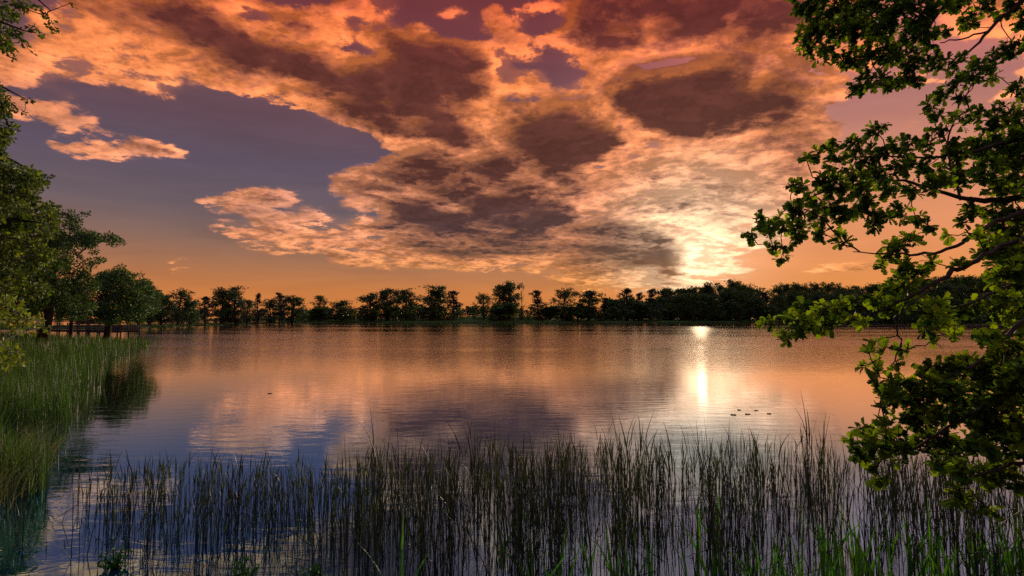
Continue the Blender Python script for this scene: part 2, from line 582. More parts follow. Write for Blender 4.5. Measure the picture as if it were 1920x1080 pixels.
def bark_mat(name, a, b, scale=6.0):
    m, n = new_mat(name)
    tc = n.node('ShaderNodeTexCoord')
    v = n.v('MULTIPLY', tc.outputs['Object'], (1, 1, .25))
    f = n.noise(v, scale, 6, .65)[0]
    c = n.ramp(f, [(.3, (*a, 1)), (.7, (*b, 1))])
    p = n.node('ShaderNodeBsdfPrincipled')
    n.put(p.inputs['Base Color'], c)
    p.inputs['Roughness'].default_value = .9
    p.inputs['Specular IOR Level'].default_value = .15
    bp = n.node('ShaderNodeBump')
    bp.inputs['Strength'].default_value = .6
    bp.inputs['Distance'].default_value = .03
    n.put(bp.inputs['Height'], f)
    n.put(p.inputs['Normal'], bp.outputs[0])
    o = n.node('ShaderNodeOutputMaterial')
    n.put(o.inputs[0], p.outputs[0])
    return m


def water_mat():
    m, n = new_mat('lake_water')
    geo = n.node('ShaderNodeNewGeometry')
    P = geo.outputs['Position']
    x, y, z = n.sep(P)
    # sheltered by the bank near the reeds, rippled by the breeze further out
    wob = n.m('SUBTRACT', n.noise(n.v('MULTIPLY', P, (.05, .12, 1)), 1.0, 3, .5)[0], .5)
    dist = n.m('ADD', y, n.m('MULTIPLY', wob, 14.0))
    open_ = n.ss(dist, 17.0, 66.0)
    gust = n.ss(n.noise(n.v('MULTIPLY', P, (.012, .045, 1)), 1.0, 3, .55)[0], .36, .62, .40, 1.25)
    near = n.noise(n.v('MULTIPLY', P, (.9, 2.6, 1)), 1.0, 4, .55, .6)[0]
    mid = n.noise(n.v('MULTIPLY', P, (.95, 1.9, 1)), 1.5, 5, .6, .8)[0]
    amp_mid = n.m('MULTIPLY', n.m('MULTIPLY', open_, gust), n.ss(y, 45.0, 130.0, .050, .026))
    amp_near = n.m('ADD', n.m('MULTIPLY', n.m('SUBTRACT', 1.0, open_), .0022), .0024)
    h = n.m('ADD', n.m('MULTIPLY', near, amp_near), n.m('MULTIPLY', mid, amp_mid))
    bp = n.node('ShaderNodeBump')
    bp.inputs['Strength'].default_value = 1.0
    bp.inputs['Distance'].default_value = 1.0
    n.put(bp.inputs['Height'], h)
    p = n.node('ShaderNodeBsdfPrincipled')
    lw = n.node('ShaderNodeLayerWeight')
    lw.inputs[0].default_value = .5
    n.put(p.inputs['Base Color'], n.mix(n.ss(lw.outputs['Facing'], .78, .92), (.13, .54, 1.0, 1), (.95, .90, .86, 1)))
    p.inputs['Metallic'].default_value = 1.0
    n.put(p.inputs['Roughness'], n.ss(y, 26.0, 150.0, .012, .048))
    n.put(p.inputs['Normal'], bp.outputs[0])
    body = n.node('ShaderNodeBsdfDiffuse')
    # deep blue body; near the right shore a bright cloud reflection is painted pale
    refl_right = n.ss(n.m('ADD', x, n.m('MULTIPLY', wob, 5.0)), -3.2, 1.6)
    refl_near = n.ss(n.m('ADD', y, n.m('MULTIPLY', wob, 5.0)), 12.5, 6.0)
    n.put(body.inputs[0], n.mix(n.m('MULTIPLY', refl_right, refl_near), (.006, .05, .13, 1), (.66, .64, .64, 1)))
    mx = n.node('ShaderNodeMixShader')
    n.put(mx.inputs[0], n.m('ADD', n.lr(lw.outputs['Facing'], .90, .58, 0, .15), n.m('MULTIPLY', n.m('MULTIPLY', refl_right, refl_near), .30)))
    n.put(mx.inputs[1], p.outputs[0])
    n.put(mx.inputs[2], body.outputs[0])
    o = n.node('ShaderNodeOutputMaterial')
    n.put(o.inputs[0], mx.outputs[0])
    return m


def ground_mat():
    m, n = new_mat('bank_ground')
    geo = n.node('ShaderNodeNewGeometry')
    P = geo.outputs['Position']
    f = n.noise(P, .35, 8, .65)[0]
    c = n.ramp(f, [(.3, (.012, .028, .006, 1)), (.5, (.03, .065, .012, 1)), (.68, (.06, .10, .022, 1))])
    f2 = n.noise(P, 3.0, 5, .7)[0]
    c = n.mix(n.ss(f2, .45, .7, 0, .5), c, (.02, .03, .008, 1))
    z = n.sep(P)[2]
    mud = n.ss(z, .28, .05)
    c = n.mix(mud, c, (.022, .017, .011, 1))
    p = n.node('ShaderNodeBsdfPrincipled')
    n.put(p.inputs['Base Color'], c)
    p.inputs['Roughness'].default_value = .95
    p.inputs['Specular IOR Level'].default_value = .1
    bp = n.node('ShaderNodeBump')
    bp.inputs['Strength'].default_value = .7
    bp.inputs['Distance'].default_value = .15
    n.put(bp.inputs['Height'], f2)
    n.put(p.inputs['Normal'], bp.outputs[0])
    o = n.node('ShaderNodeOutputMaterial')
    n.put(o.inputs[0], p.outputs[0])
    return m


def plain_mat(name, a, b, scale=5.0, rough=.85, stretch=(1, 1, 1)):
    m, n = new_mat(name)
    tc = n.node('ShaderNodeTexCoord')
    f = n.noise(n.v('MULTIPLY', tc.outputs['Object'], stretch), scale, 6, .65)[0]
    c = n.ramp(f, [(.3, (*a, 1)), (.7, (*b, 1))])
    p = n.node('ShaderNodeBsdfPrincipled')
    n.put(p.inputs['Base Color'], c)
    p.inputs['Roughness'].default_value = rough
    p.inputs['Specular IOR Level'].default_value = .02
    o = n.node('ShaderNodeOutputMaterial')
    n.put(o.inputs[0], p.outputs[0])
    return m


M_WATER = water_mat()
M_GROUND = ground_mat()
M_BARK = bark_mat('dark_bark', (.012, .009, .007), (.045, .034, .025))
M_BIRCH = bark_mat('birch_bark', (.03, .027, .024), (.30, .28, .25), 4)
M_FAR = leaf_mat('far_leaves', (.010, .024, .006), (.055, .095, .018), .30, (1.3, 1.2, .5))
M_PINE = leaf_mat('pine_needles', (.007, .015, .006), (.026, .040, .013), .2, (1.2, 1.1, .5))
M_DARKLEAF = leaf_mat('dark_leaves', (.012, .034, .007), (.08, .15, .022), .42)
M_BIRCHLEAF = leaf_mat('birch_leaves', (.022, .048, .008), (.17, .24, .025), .45)
M_WOODLAND = leaf_mat('woodland_leaves', (.012, .030, .007), (.075, .125, .022), .35, (1.3, 1.3, .5))
M_OAK = leaf_mat('oak_leaves', (.005, .020, .004), (.19, .27, .015), .52, (1.45, 1.5, .3), .65, .05)
M_REED = leaf_mat('reed_stems', (.011, .012, .007), (.075, .12, .030), .18, (1.2, 1.2, .5))
M_GREENREED = leaf_mat('green_reed_blades', (.014, .05, .006), (.06, .17, .02), .45, (1.3, 1.5, .4))
M_BANKREED = leaf_mat('bank_reed_blades', (.020, .036, .008), (.055, .13, .02), .45, (1.3, 1.4, .4))
M_DRYGRASS = leaf_mat('dry_grass', (.05, .06, .02), (.16, .17, .06), .3)
M_WOOD = plain_mat('weathered_wood', (.016, .012, .010), (.055, .045, .036), 4, .85, (6, 1, 1))
M_DIRT = plain_mat('dirt_path', (.16, .075, .03), (.30, .15, .06), 2)
M_PAD = plain_mat('lily_pad', (.010, .020, .008), (.022, .04, .014), 8, .9)

# ------------------------------------------------------------------ terrain and water
def shore(px, py):
    """world xy of a water-level point seen at a pixel"""
    r = ray(px, py)
    k = -CAM_H / r[2]
    return (r[0] * k, r[1] * k)


# distance from a polygon's edge, + inside
def poly_sd(X, Y, poly):
    poly = np.asarray(poly, float)
    d = np.full(X.shape, 1e9)
    inside = np.zeros(X.shape, bool)
    m = len(poly)
    for i in range(m):
        ax, ay = poly[i]
        bx, by = poly[(i + 1) % m]
        ex, ey = bx - ax, by - ay
        t = np.clip(((X - ax) * ex + (Y - ay) * ey) / (ex * ex + ey * ey + 1e-9), 0, 1)
        d = np.minimum(d, np.hypot(X - ax - t * ex, Y - ay - t * ey))
        cond = ((ay > Y) != (by > Y)) & (X < (bx - ax) * (Y - ay) / (by - ay + 1e-12) + ax)
        inside ^= cond
    return np.where(inside, d, -d)


LEFT_BANK = [(-4.6, 2.5), (-8.5, 6.5), (-11.5, 10.5), (-15.5, 17), (-22, 27), (-29, 39), (-35, 49), (-38, 55), (-46, 61), (-57, 66), (-84, 84), (-130, 110), (-400, 120), (-400, -60), (-4.6, -60)]
NEAR_BANK = [(-60, -60), (-60, 2.5), (-4, 3.0), (0, 3.1), (5.5, 3.2), (8.5, 6.5), (12, 10), (60, 24), (400, 60), (400, -60)]
CAUSEWAY = [(-150, 118), (-96, 150), (-105, 178), (-113, 226), (-118, 272), (-112, 312), (-122, 335), (-134, 300), (-131, 250), (-125, 200), (-119, 168), (-170, 140)]
FAR_BANK = [(-150, 350), (-128, 330), (-108, 318), (-90, 322), (-60, 316), (-20, 314), (20, 322), (70, 330), (110, 342), (170, 352), (230, 372), (330, 392), (700, 420), (2400, 500), (2400, 2400), (-300, 2400), (-230, 760), (-170, 500)]
BACK_BANK = [(-2400, 620), (-700, 640), (-420, 690), (-230, 760), (-200, 2400), (-2400, 2400)]


def smooth(t):
    t = np.clip(t, 0, 1)
    return t * t * (3 - 2 * t)


def land_height(X, Y):
    X = np.asarray(X, float)
    Y = np.asarray(Y, float)
    h = np.full(X.shape, -0.9)
    rough = .10 * np.sin(X * .7 + np.sin(Y * .4) * 1.3) + .08 * np.sin(Y * .9 + X * .3)

    def put(poly, top, run, extra=0):
        nonlocal h
        s = poly_sd(X, Y, poly)
        z = np.where(s > 0, (top + extra + rough) * smooth(s / run) + .06, .06 + s * .16)
        h = np.maximum(h, np.maximum(z, -.9))
    put(LEFT_BANK, 1.0, 9.0)
    put(NEAR_BANK, .85, 3.0)
    put(CAUSEWAY, .62, 3.5)
    s = poly_sd(X, Y, FAR_BANK)
    hill = 2.6 * np.exp(-((X + 8) / 38) ** 2) * smooth(s / 34) + .9 * smooth(s / 40)
    put(FAR_BANK, .85, 7.0, hill)
    put(BACK_BANK, 1.2, 20.0)
    return h


def build_terrain():
    rad = np.concatenate([[0.01], np.geomspace(1.2, 60, 110), np.geomspace(62, 460, 150), np.geomspace(470, 4200, 50)])
    ang = np.radians(np.concatenate([np.linspace(-60, 60, 560), np.linspace(62, 298, 60)]))
    R, A = np.meshgrid(rad, ang, indexing='ij')
    X, Y = R * np.sin(A), R * np.cos(A)
    Z = land_height(X, Y)
    V = np.stack([X, Y, Z], -1).reshape(-1, 3)
    na = len(ang)
    i = np.arange(len(rad) - 1)[:, None] * na
    j = np.arange(na)[None, :]
    jn = (j + 1) % na
    Fq = np.stack([i + j, i + na + j, i + na + jn, i + jn], -1).reshape(-1, 4)
    me = np_mesh('ground', V, [Fq], True)
    tag(link_mesh('ground', me, M_GROUND), kind='structure')
    g = Geo()
    s = 4200
    g.add([[-s, -s, 0], [s, -s, 0], [s, s, 0], [-s, s, 0]], [[0, 1, 2, 3]])
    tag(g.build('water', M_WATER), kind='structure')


build_terrain()


def zland(x, y):
    return float(land_height(np.array([x]), np.array([y]))[0])


# ------------------------------------------------------------------ leaves
DIAMOND = (np.array([[0, 0, 0], [.42, .5, .05], [0, 1, 0], [-.42, .5, .05]]), np.array([[0, 1, 2, 3]]))
OVATE = (np.array([[0, 0, 0], [.30, .30, .07], [.26, .62, .06], [0, 1, -.06], [-.26, .62, .06], [-.30, .30, .07], [0, .5, 0]]),
         np.array([[0, 1, 2, 6], [6, 2, 3, 4], [0, 6, 4, 5]]))


def oak_template():
    t = np.array([0, .10, .20, .29, .40, .49, .61, .70, .82, .92, 1.0])
    w = np.array([.02, .06, .17, .09, .27, .15, .35, .20, .30, .20, .05])
    zc = -.22 * (t - .35) ** 2
    mid = np.stack([np.zeros_like(t), t, zc], -1)
    L = np.stack([-w, t + .05 * (w > .16), zc + w * .22], -1)
    Rr = np.stack([w, t + .05 * (w > .16), zc + w * .22], -1)
    V = np.concatenate([mid, L, Rr])
    k = len(t)
    i = np.arange(k - 1)
    F1 = np.stack([i, i + 1, k + i + 1, k + i], -1)
    F2 = np.stack([i, 2 * k + i, 2 * k + i + 1, i + 1], -1)
    return V, np.concatenate([F1, F2])


OAKLEAF = oak_template()


def unit(v):
    return v / (np.linalg.norm(v, axis=-1, keepdims=True) + 1e-9)


def leaves_geo(g, rng, P, axis, size, template, tint, flat=.0):
    """P n x 3, axis n x 3 leaf directions; flat: how far the leaf face is turned up"""
    tv, tf = template
    n_ = len(P)
    if n_ == 0:
        return
    axis = unit(axis)
    nr = rng.normal(size=(n_, 3)) + np.array([0, 0, 1.0]) * flat
    side = unit(np.cross(axis, nr))
    nr = np.cross(side, axis)
    size = np.broadcast_to(np.asarray(size, float), (n_,))
    V = P[:, None, :] + size[:, None, None] * (tv[None, :, 0:1] * side[:, None, :] + tv[None, :, 1:2] * axis[:, None, :] + tv[None, :, 2:3] * nr[:, None, :])
    k = len(tv)
    Fq = (tf[None] + (np.arange(n_) * k)[:, None, None]).reshape(-1, tf.shape[1])
    g.add(V.reshape(-1, 3), Fq, np.repeat(tint, len(tf)))


# ------------------------------------------------------------------ trees grown from a skeleton (unit height)
def grow(seed, kind, n_leaf, leaf, wid=.55, base=.22):
    """returns trunk Geo and crown Geo of a tree 1 high and about 1 wide (x wid)"""
    rng = np.random.default_rng(seed)
    tg, cg = Geo(), Geo()
    lean = rng.normal(size=2) * .03
    hs = np.linspace(-.03, .96, 9)
    wob = np.cumsum(rng.normal(size=(9, 2)) * .012, axis=0)
    tr = np.stack([lean[0] * hs + wob[:, 0], lean[1] * hs + wob[:, 1], hs], -1)
    rt = .026 * (1 - hs.clip(0, 1)) ** .8 + .004
    tg.tube(tr, rt, 7)

    def tp(h):
        return np.array([np.interp(h, hs, tr[:, k]) for k in range(3)])
    clumps = []
    if kind == 'pine':
        nb = 30
    elif kind == 'narrow':
        nb = 34
    else:
        nb = 32
    for b in range(nb):
        f = (b + rng.random()) / nb
        if kind == 'pine':
            h = base + (0.97 - base) * f
            prof = (.75 + .35 * math.sin(f * 9 + seed)) * (1 - f ** 2.2) + .12
            elev = math.radians(rng.uniform(-6, 22) + 25 * f)
        elif kind == 'narrow':
            h = base + (.95 - base) * f
            prof = math.sin(math.pi * min(1, .18 + .8 * f)) ** .8
            elev = math.radians(rng.uniform(30, 55))
        elif kind == 'bush':
            h = .05 + .6 * f
            prof = 1 - .5 * f
            elev = math.radians(rng.uniform(15, 70))
        else:
            h = base * .9 + (.80 - base) * f
            prof = math.sqrt(max(.30 if f < .5 else .06, 1 - (2 * f * .92 - .92) ** 2)) * .98
            elev = math.radians(rng.uniform(8, 38) + 32 * f)
        azm = b * 2.39996 + rng.uniform(-.5, .5)
        ln = .5 * wid * prof * rng.uniform(.5, 1.2)
        d = np.array([math.cos(azm) * math.cos(elev), math.sin(azm) * math.cos(elev), math.sin(elev)])
        p0 = tp(h)
        ts = np.linspace(0, 1, 5)
        bend = rng.normal(size=3) * .06 * ln
        path = p0 + ts[:, None] * d * ln + (ts ** 2)[:, None] * (bend + np.array([0, 0, .10 * ln]))
        tg.tube(path, np.linspace(.0085, .0025, 5) * (1.1 - .5 * f), 4)
        for q in range(4):
            tq = rng.uniform(.4, 1.0) if q else 1.0
            s0 = p0 + tq * d * ln + tq ** 2 * (bend + np.array([0, 0, .10 * ln]))
            sd_ = unit(d + rng.normal(size=3) * .75)
            sl = ln * rng.uniform(.12, .38)
            s1 = s0 + sd_ * sl
            tg.tube(np.stack([s0, (s0 + s1) / 2 + rng.normal(size=3) * .01, s1]), [.003, .0022, .0012], 3)
            clumps.append((s1, rng.uniform(.6, 1.15)))
            clumps.append(((s0 + s1) / 2, rng.uniform(.4, .8)))
    if kind not in ('bush',):
        clumps.append((tp(.95), .8))
        clumps.append((tp(.9) + rng.normal(size=3) * .03, 1.0))
    C = np.array([c[0] for c in clumps])
    W = np.array([c[1] for c in clumps])
    keep = rng.random(len(C)) < (.82 if kind != 'open' else .74)
    C, W = C[keep], W[keep]
    ct = rng.random(len(C))
    idx = rng.choice(len(C), n_leaf, p=W / W.sum())
    sig = .034 * (1.0 if kind != 'pine' else .85)
    sc = np.array([1, 1, .55 if kind == 'pine' else .75])
    P = C[idx] + rng.normal(size=(n_leaf, 3)) * sig * sc * W[idx][:, None] * (wid / .55) ** .5
    ax = unit(P - C[idx] + rng.normal(size=(n_leaf, 3)) * .03)
    tint = np.clip(.55 * ct[idx] + .45 * rng.random(n_leaf), 0, 1) ** 1.4
    leaves_geo(cg, rng, P, ax, leaf * rng.uniform(.6, 1.25, n_leaf), DIAMOND, tint)
    return tg, cg


PROTO = {}


def proto(kind, variant):
    key = (kind, variant)
    if key not in PROTO:
        s = {'round': 11, 'open': 31, 'pine': 51, 'narrow': 71, 'bush': 91}[kind] + variant
        nl = {'round': 4200, 'open': 2900, 'pine': 3000, 'narrow': 3200, 'bush': 2600}[kind]
        lf = {'round': .036, 'open': .032, 'pine': .032, 'narrow': .032, 'bush': .06}[kind]
        base = {'round': .05, 'open': .10, 'pine': .12, 'narrow': .05, 'bush': .0}[kind]
        tg, cg = grow(s, kind if kind != 'narrow' else 'narrow', nl, lf, .8 if kind == 'bush' else .6, base)
        V = np.concatenate(cg.v)
        ext = np.percentile(np.abs(V[:, :2]), 97)
        top = np.percentile(V[:, 2], 99.7)
        t_me = tg.build('trunk', M_BARK)
        c_me = cg.build('crown', M_PINE if kind == 'pine' else M_FAR)
        PROTO[key] = (t_me.data, c_me.data, ext, top)
        bpy.data.objects.remove(t_me)
        bpy.data.objects.remove(c_me)
    return PROTO[key]


NAME_OF = {'round': 'broadleaf_tree', 'open': 'broadleaf_tree', 'pine': 'pine_tree', 'narrow': 'slender_tree', 'bush': 'bush'}


def far_tree(kind, px, top, wpx, Y, label, group=None, variant=None, seed=0, mat=None):
    rng = random.Random(int(px * 7 + top * 13 + seed))
    variant = rng.randrange(6) if variant is None else variant
    tm, cm, ext, tpz = proto(kind, variant)
    x = (px - 960.0) / F * Y
    zb = max(zland(x, Y), .05) - .1
    H = z_at(top, Y) - zb
    Wd = wpx * Y / F
    cat = 'bush' if kind == 'bush' else 'tree'
    e = empty(NAME_OF[kind], (x, Y, zb), label, cat, group)
    e.rotation_euler = (0, 0, rng.uniform(0, 6.28))
    sx = Wd / (2 * ext)
    e.scale = (sx, sx, H / tpz)
    for nm, me in (('trunk', tm), ('crown', cm)):
        o = bpy.data.objects.new(nm, me)
        COL.objects.link(o)
        o.parent = e
        if nm == 'crown' and (mat or kind == 'bush'):
            o.material_slots[0].link = 'OBJECT'
            o.material_slots[0].material = mat or M_WOODLAND
    return e


FAR = [
    ('open', 334, 541, 54, 178, 'sparse spreading tree at the landward end of the causeway'),
    ('bush', 357, 561, 26, 184, 'dark rounded bush just right of the sparse spreading causeway tree'),
    ('pine', 386, 556, 36, 205, 'small layered pine standing alone on the causeway between bush and big round tree'),
    ('round', 416, 540, 44, 226, 'left half of the big round dark crown on the causeway, a broad tree'),
    ('round', 446, 537, 44, 232, 'broad dark tree forming the right half of the big causeway crown'),
    ('narrow', 464, 562, 26, 220, 'paler green willow-like tree tucked against the big causeway crown'),
    ('pine', 484, 550, 26, 245, 'thin pine with a pointed top right of the pale willow-like tree'),
    ('round', 506, 561, 30, 262, 'low rounded tree between two thin pines on the causeway'),
    ('pine', 525, 549, 28, 268, 'taller thin pine with a spire top before the wide dark causeway tree'),
    ('round', 550, 555, 46, 280, 'wide dark tree at the far end of the causeway'),
    ('narrow', 601, 554, 26, 335, 'slim upright tree standing alone left of the gap, like a column'),
    ('bush', 601, 576, 40, 332, 'low wide bush at the foot of the slim upright tree'),
    ('round', 644, 563, 52, 328, 'low dense dark tree just left of the row of four rounded trees'),
    ('round', 697, 550, 44, 330, 'first and lowest crown of the row of four rounded trees on the far shore'),
    ('round', 727, 541, 44, 334, 'second crown of the row of four rounded trees, with a pointed top'),
    ('round', 763, 541, 42, 330, 'third crown of the row of four rounded trees, lacy at its edge'),
    ('round', 806, 536, 62, 332, 'widest and tallest crown of the row of four rounded trees'),
    ('pine', 848, 545, 40, 328, 'flat-topped pine with bare outer trunk at the end of the row'),
    ('open', 910, 550, 38, 330, 'loose tree leaning on the left side of the tallest twin trees'),
    ('narrow', 936, 534, 34, 334, 'left one of the tallest twin trees mid shore'),
    ('round', 957, 528, 42, 336, 'right one of the tallest twin trees, highest of the mid shore'),
    ('bush', 946, 568, 52, 330, 'dense dark bush under the tallest twin trees'),
    ('pine', 1007, 544, 38, 332, 'solitary layered pine right of the bare dead tree'),
    ('bush', 1030, 574, 46, 338, 'low bush between solitary pine and airy round tree'),
    ('open', 1057, 540, 50, 334, 'airy round tree with sky showing through, right of the solitary pine'),
    ('round', 1102, 545, 50, 336, 'dense domed tree right of the airy round tree'),
    ('bush', 1082, 572, 40, 336, 'dark bush in the dip between airy tree and domed tree'),
    ('pine', 1137, 558, 26, 345, 'small thin pine in the gap before the wood begins'),
    ('bush', 1147, 575, 34, 343, 'bright green bush beneath the small thin pine'),
    ('pine', 1177, 541, 40, 345, 'first tall layered pine at the edge of the wood'),
    ('pine', 1197, 549, 30, 350, 'shorter pine behind the first tall layered pine at the wood edge'),
    ('pine', 1219, 542, 36, 346, 'second tall pine at the edge of the wood, with a slanting top'),
    ('bush', 1200, 566, 50, 343, 'dark bush under the pines at the edge of the wood'),
]
for (k, px, top, w, Y, lb) in FAR:
    far_tree(k, px, top, w, Y, lb)

# the wood along the right half of the far shore
rw = random.Random(5)
top_line = [(1235, 541), (1268, 533), (1300, 536), (1330, 530), (1372, 522), (1402, 528), (1432, 543), (1470, 531), (1500, 529), (1560, 531), (1600, 529), (1660, 530), (1720, 524), (1760, 518), (1830, 516), (1900, 520), (2000, 522), (2100, 520)]
for row, (Y0, dy, step, dtop, kinds) in enumerate([(352, 16, 19, 14, ['round', 'round', 'bush', 'narrow']), (384, 14, 17, 1, ['round', 'open', 'round', 'pine'])]):
    px = 1238 + row * 9
    while px < 2080:
        base_top = np.interp(px, [p for p, _ in top_line], [q for _, q in top_line])
        kd = rw.choice(kinds)
        Yq = Y0 + rw.uniform(0, dy) + max(0, (px - 1450) * .10)
        tp_ = base_top + dtop + rw.uniform(-2, 8)
        if kd == 'bush':
            tp_ += 18
        far_tree(kd, px, tp_, rw.uniform(32, 46), Yq,
                 ('tree in the front rank of the wood on the far right shore' if row == 0 else 'tree in the rear rank of the wood whose crowns make its skyline'),
                 ('front trees of the far wood' if row == 0 else 'rear trees of the far wood'), mat=(M_WOODLAND if kd != 'pine' else None))
        px += step * rw.uniform(.8, 1.25)


def tree_belt(name, label, pts, n_leaf, size, seed, mat=None):
    """a far-off wood that reads as one mass: crowns heaped along a line"""
    rng = np.random.default_rng(seed)
    g = Geo()
    for (px0, px1, t0, t1, Y0, Y1, cnt) in pts:
        for k in range(cnt):
            f = rng.random()
            px = px0 + (px1 - px0) * f
            Y = Y0 + (Y1 - Y0) * f + rng.uniform(0, 14)
            x = (px - 960) / F * Y
            zb = max(zland(x, Y), .1)
            top = z_at(t0 + (t1 - t0) * f + rng.uniform(-2, 6), Y)
            H = max(top - zb, 1.5)
            m_ = n_leaf
            th = rng.uniform(0, 6.28, m_)
            rr = np.sqrt(rng.random(m_)) * H * .42
            hh = rng.beta(1.6, 1.3, m_)
            prof = np.sin(np.pi * (.12 + .86 * hh)) ** .6
            P = np.stack([x + rr * prof * np.cos(th), Y + rr * prof * np.sin(th), zb + hh * H], -1)
            leaves_geo(g, rng, P, rng.normal(size=(m_, 3)), size * H * rng.uniform(.6, 1.3, m_), DIAMOND, rng.random(m_) ** 1.5)
            g.tube([[x, Y, zb - .2], [x, Y, zb + .7 * H]], [.022 * H, .008 * H], 5)
    o = g.build(name, mat or M_FAR)
    tag(o, label, 'wood', kind='stuff')


tree_belt('distant_wood', 'low dark belt of distant trees in the gaps along the far shore',
          [(560, 700, 579, 578, 372, 380, 26), (690, 860, 574, 572, 378, 384, 24), (850, 1140, 574, 578, 380, 390, 44), (1140, 1260, 560, 556, 392, 396, 18), (1230, 2100, 556, 554, 398, 440, 90), (1230, 2100, 575, 572, 362, 430, 90)], 300, .13, 3, M_WOODLAND)
tree_belt('backwater_wood', 'faint low line of trees beyond the backwater behind the causeway',
          [(-140, 330, 580, 578, 660, 700, 46), (330, 590, 578, 582, 720, 780, 34)], 260, .13, 4)
tree_belt('shore_thicket', 'tangled dark undergrowth along the foot of the trees on the far shore',
          [(556, 700, 590, 588, 338, 330, 60), (700, 900, 587, 589, 326, 324, 60), (900, 1240, 589, 586, 326, 346, 110), (1240, 2000, 584, 580, 350, 385, 170)], 130, .16, 6, M_WOODLAND)
tree_belt('causeway_thicket', 'broken line of low scrub along the causeway under its trees',
          [(300, 420, 599, 597, 172, 226, 26), (420, 560, 595, 592, 228, 300, 44)], 110, .17, 9)

# bare dead tree mid shore
def dead_tree():
    rng = np.random.default_rng(8)
    Y = 330
    x = (978 - 960) / F * Y
    zb = zland(x, Y) - .1
    H = z_at(541, Y) - zb
    e = empty('dead_tree', (x, Y, zb), 'bare dead tree with upright leafless branches right of the tallest twin trees', 'tree')
    g = Geo()
    g.tube([[0, 0, 0], [.2, 0, H * .4], [-.1, 0, H * .75], [.3, 0, H]], [.32, .24, .14, .05], 6)
    g.build('trunk', M_BARK, e)
    for k in range(9):
        g = Geo()
        h = H * (.35 + .065 * k)
        a = k * 2.4
        d = np.array([math.cos(a), math.sin(a) * .5, 1.1])
        L = 3.4 - .22 * k
        p0 = np.array([0, 0, h])
        g.tube([p0, p0 + d * L * .5, p0 + d * L * .9 + np.array([0, 0, .7])], [.11, .08, .03], 4)
        g.tube([p0 + d * L * .5, p0 + d * L * .6 + np.array([-.5 * d[0], .2, 1.0])], [.06, .02], 4)
        g.build('branch', M_BARK, e)


dead_tree()

# ------------------------------------------------------------------ trees laid out from their visible foliage masses
def shift_build(g, name, mat, parent, origin, smooth=False):
    g.v = [v - origin for v in g.v]
    return g.build(name, mat, parent, smooth)


def in_poly(px, py, poly):
    ins = False
    m = len(poly)
    for i in range(m):
        ax, ay = poly[i]
        bx, by = poly[(i + 1) % m]
        if (ay > py) != (by > py) and px < (bx - ax) * (py - ay) / (by - ay) + ax:
            ins = not ins
    return ins


def fill_blobs(poly, n_, r0, r1, Y, dY, rng):
    xs = [p[0] for p in poly]
    ys = [p[1] for p in poly]
    out = []
    guard = 0
    while len(out) < n_ and guard < n_ * 60:
        guard += 1
        x, y = rng.uniform(min(xs), max(xs)), rng.uniform(min(ys), max(ys))
        r = rng.uniform(r0, r1)
        ok = all(in_poly(x + r * .85 * math.cos(a), y + r * .85 * math.sin(a), poly) for a in np.arange(0, 6.28, 1.05))
        if not ok:
            continue
        out.append((x, y, r, Y + rng.uniform(-dY, dY)))
    return out


def skeleton(roots, tips, rng, r_tip, r_gain, sag=.06, r_max=.2):
    """joins the foliage masses to the limbs by the shortest twigs; thickness grows with what a twig carries"""
    R, T = np.asarray(roots, float), np.asarray(tips, float)
    nodes = np.concatenate([R, T])
    nr, nn = len(R), len(nodes)
    best = np.full(nn, 1e9)
    par = np.full(nn, -1)
    for i in range(nr):
        d = np.linalg.norm(nodes - nodes[i], axis=1)
        m_ = d < best
        best[m_] = d[m_]
        par[m_] = i
    done = np.zeros(nn, bool)
    done[:nr] = True
    order = []
    for _ in range(nn - nr):
        b = np.where(done, 1e9, best)
        i = int(b.argmin())
        done[i] = True
        order.append(i)
        d = np.linalg.norm(nodes - nodes[i], axis=1) * 1.0
        m_ = (d < best) & ~done
        best[m_] = d[m_]
        par[m_] = i
    load = np.ones(nn)
    for i in reversed(order):
        load[par[i]] += load[i]
    g = Geo()
    for i in order:
        a, b = nodes[par[i]], nodes[i]
        L = np.linalg.norm(b - a)
        mid1 = a + (b - a) * .35 + rng.normal(size=3) * sag * L
        mid2 = a + (b - a) * .7 + rng.normal(size=3) * sag * L
        r1 = min(r_max, r_tip + r_gain * math.sqrt(load[i]))
        r0 = min(r_max, r1 * 1.18)
        g.tube([a, mid1, mid2, b], [r0, (r0 + r1) / 2, r1, r1 * .85], 5)
    return g, nodes, par, nr


def limb_pts(poly, n_sub=4):
    """(px, py, Y, width px) -> world points and radii"""
    P, R = [], []
    q = np.array(poly, float)
    t = np.linspace(0, len(q) - 1, (len(q) - 1) * n_sub + 1)
    qi = np.stack([np.interp(t, np.arange(len(q)), q[:, k]) for k in range(4)], -1)
    for k in range(1, len(qi) - 1):          # soften the corners
        pass
    qs = qi.copy()
    for _ in range(3):
        qs[1:-1, :2] = (qs[:-2, :2] + 2 * qs[1:-1, :2] + qs[2:, :2]) / 4
    for x, y, Y, w in qs:
        P.append(at(x, y, Y))
        R.append(max(w, 1.2) * Y / F / 2)
    return np.array(P), np.array(R)


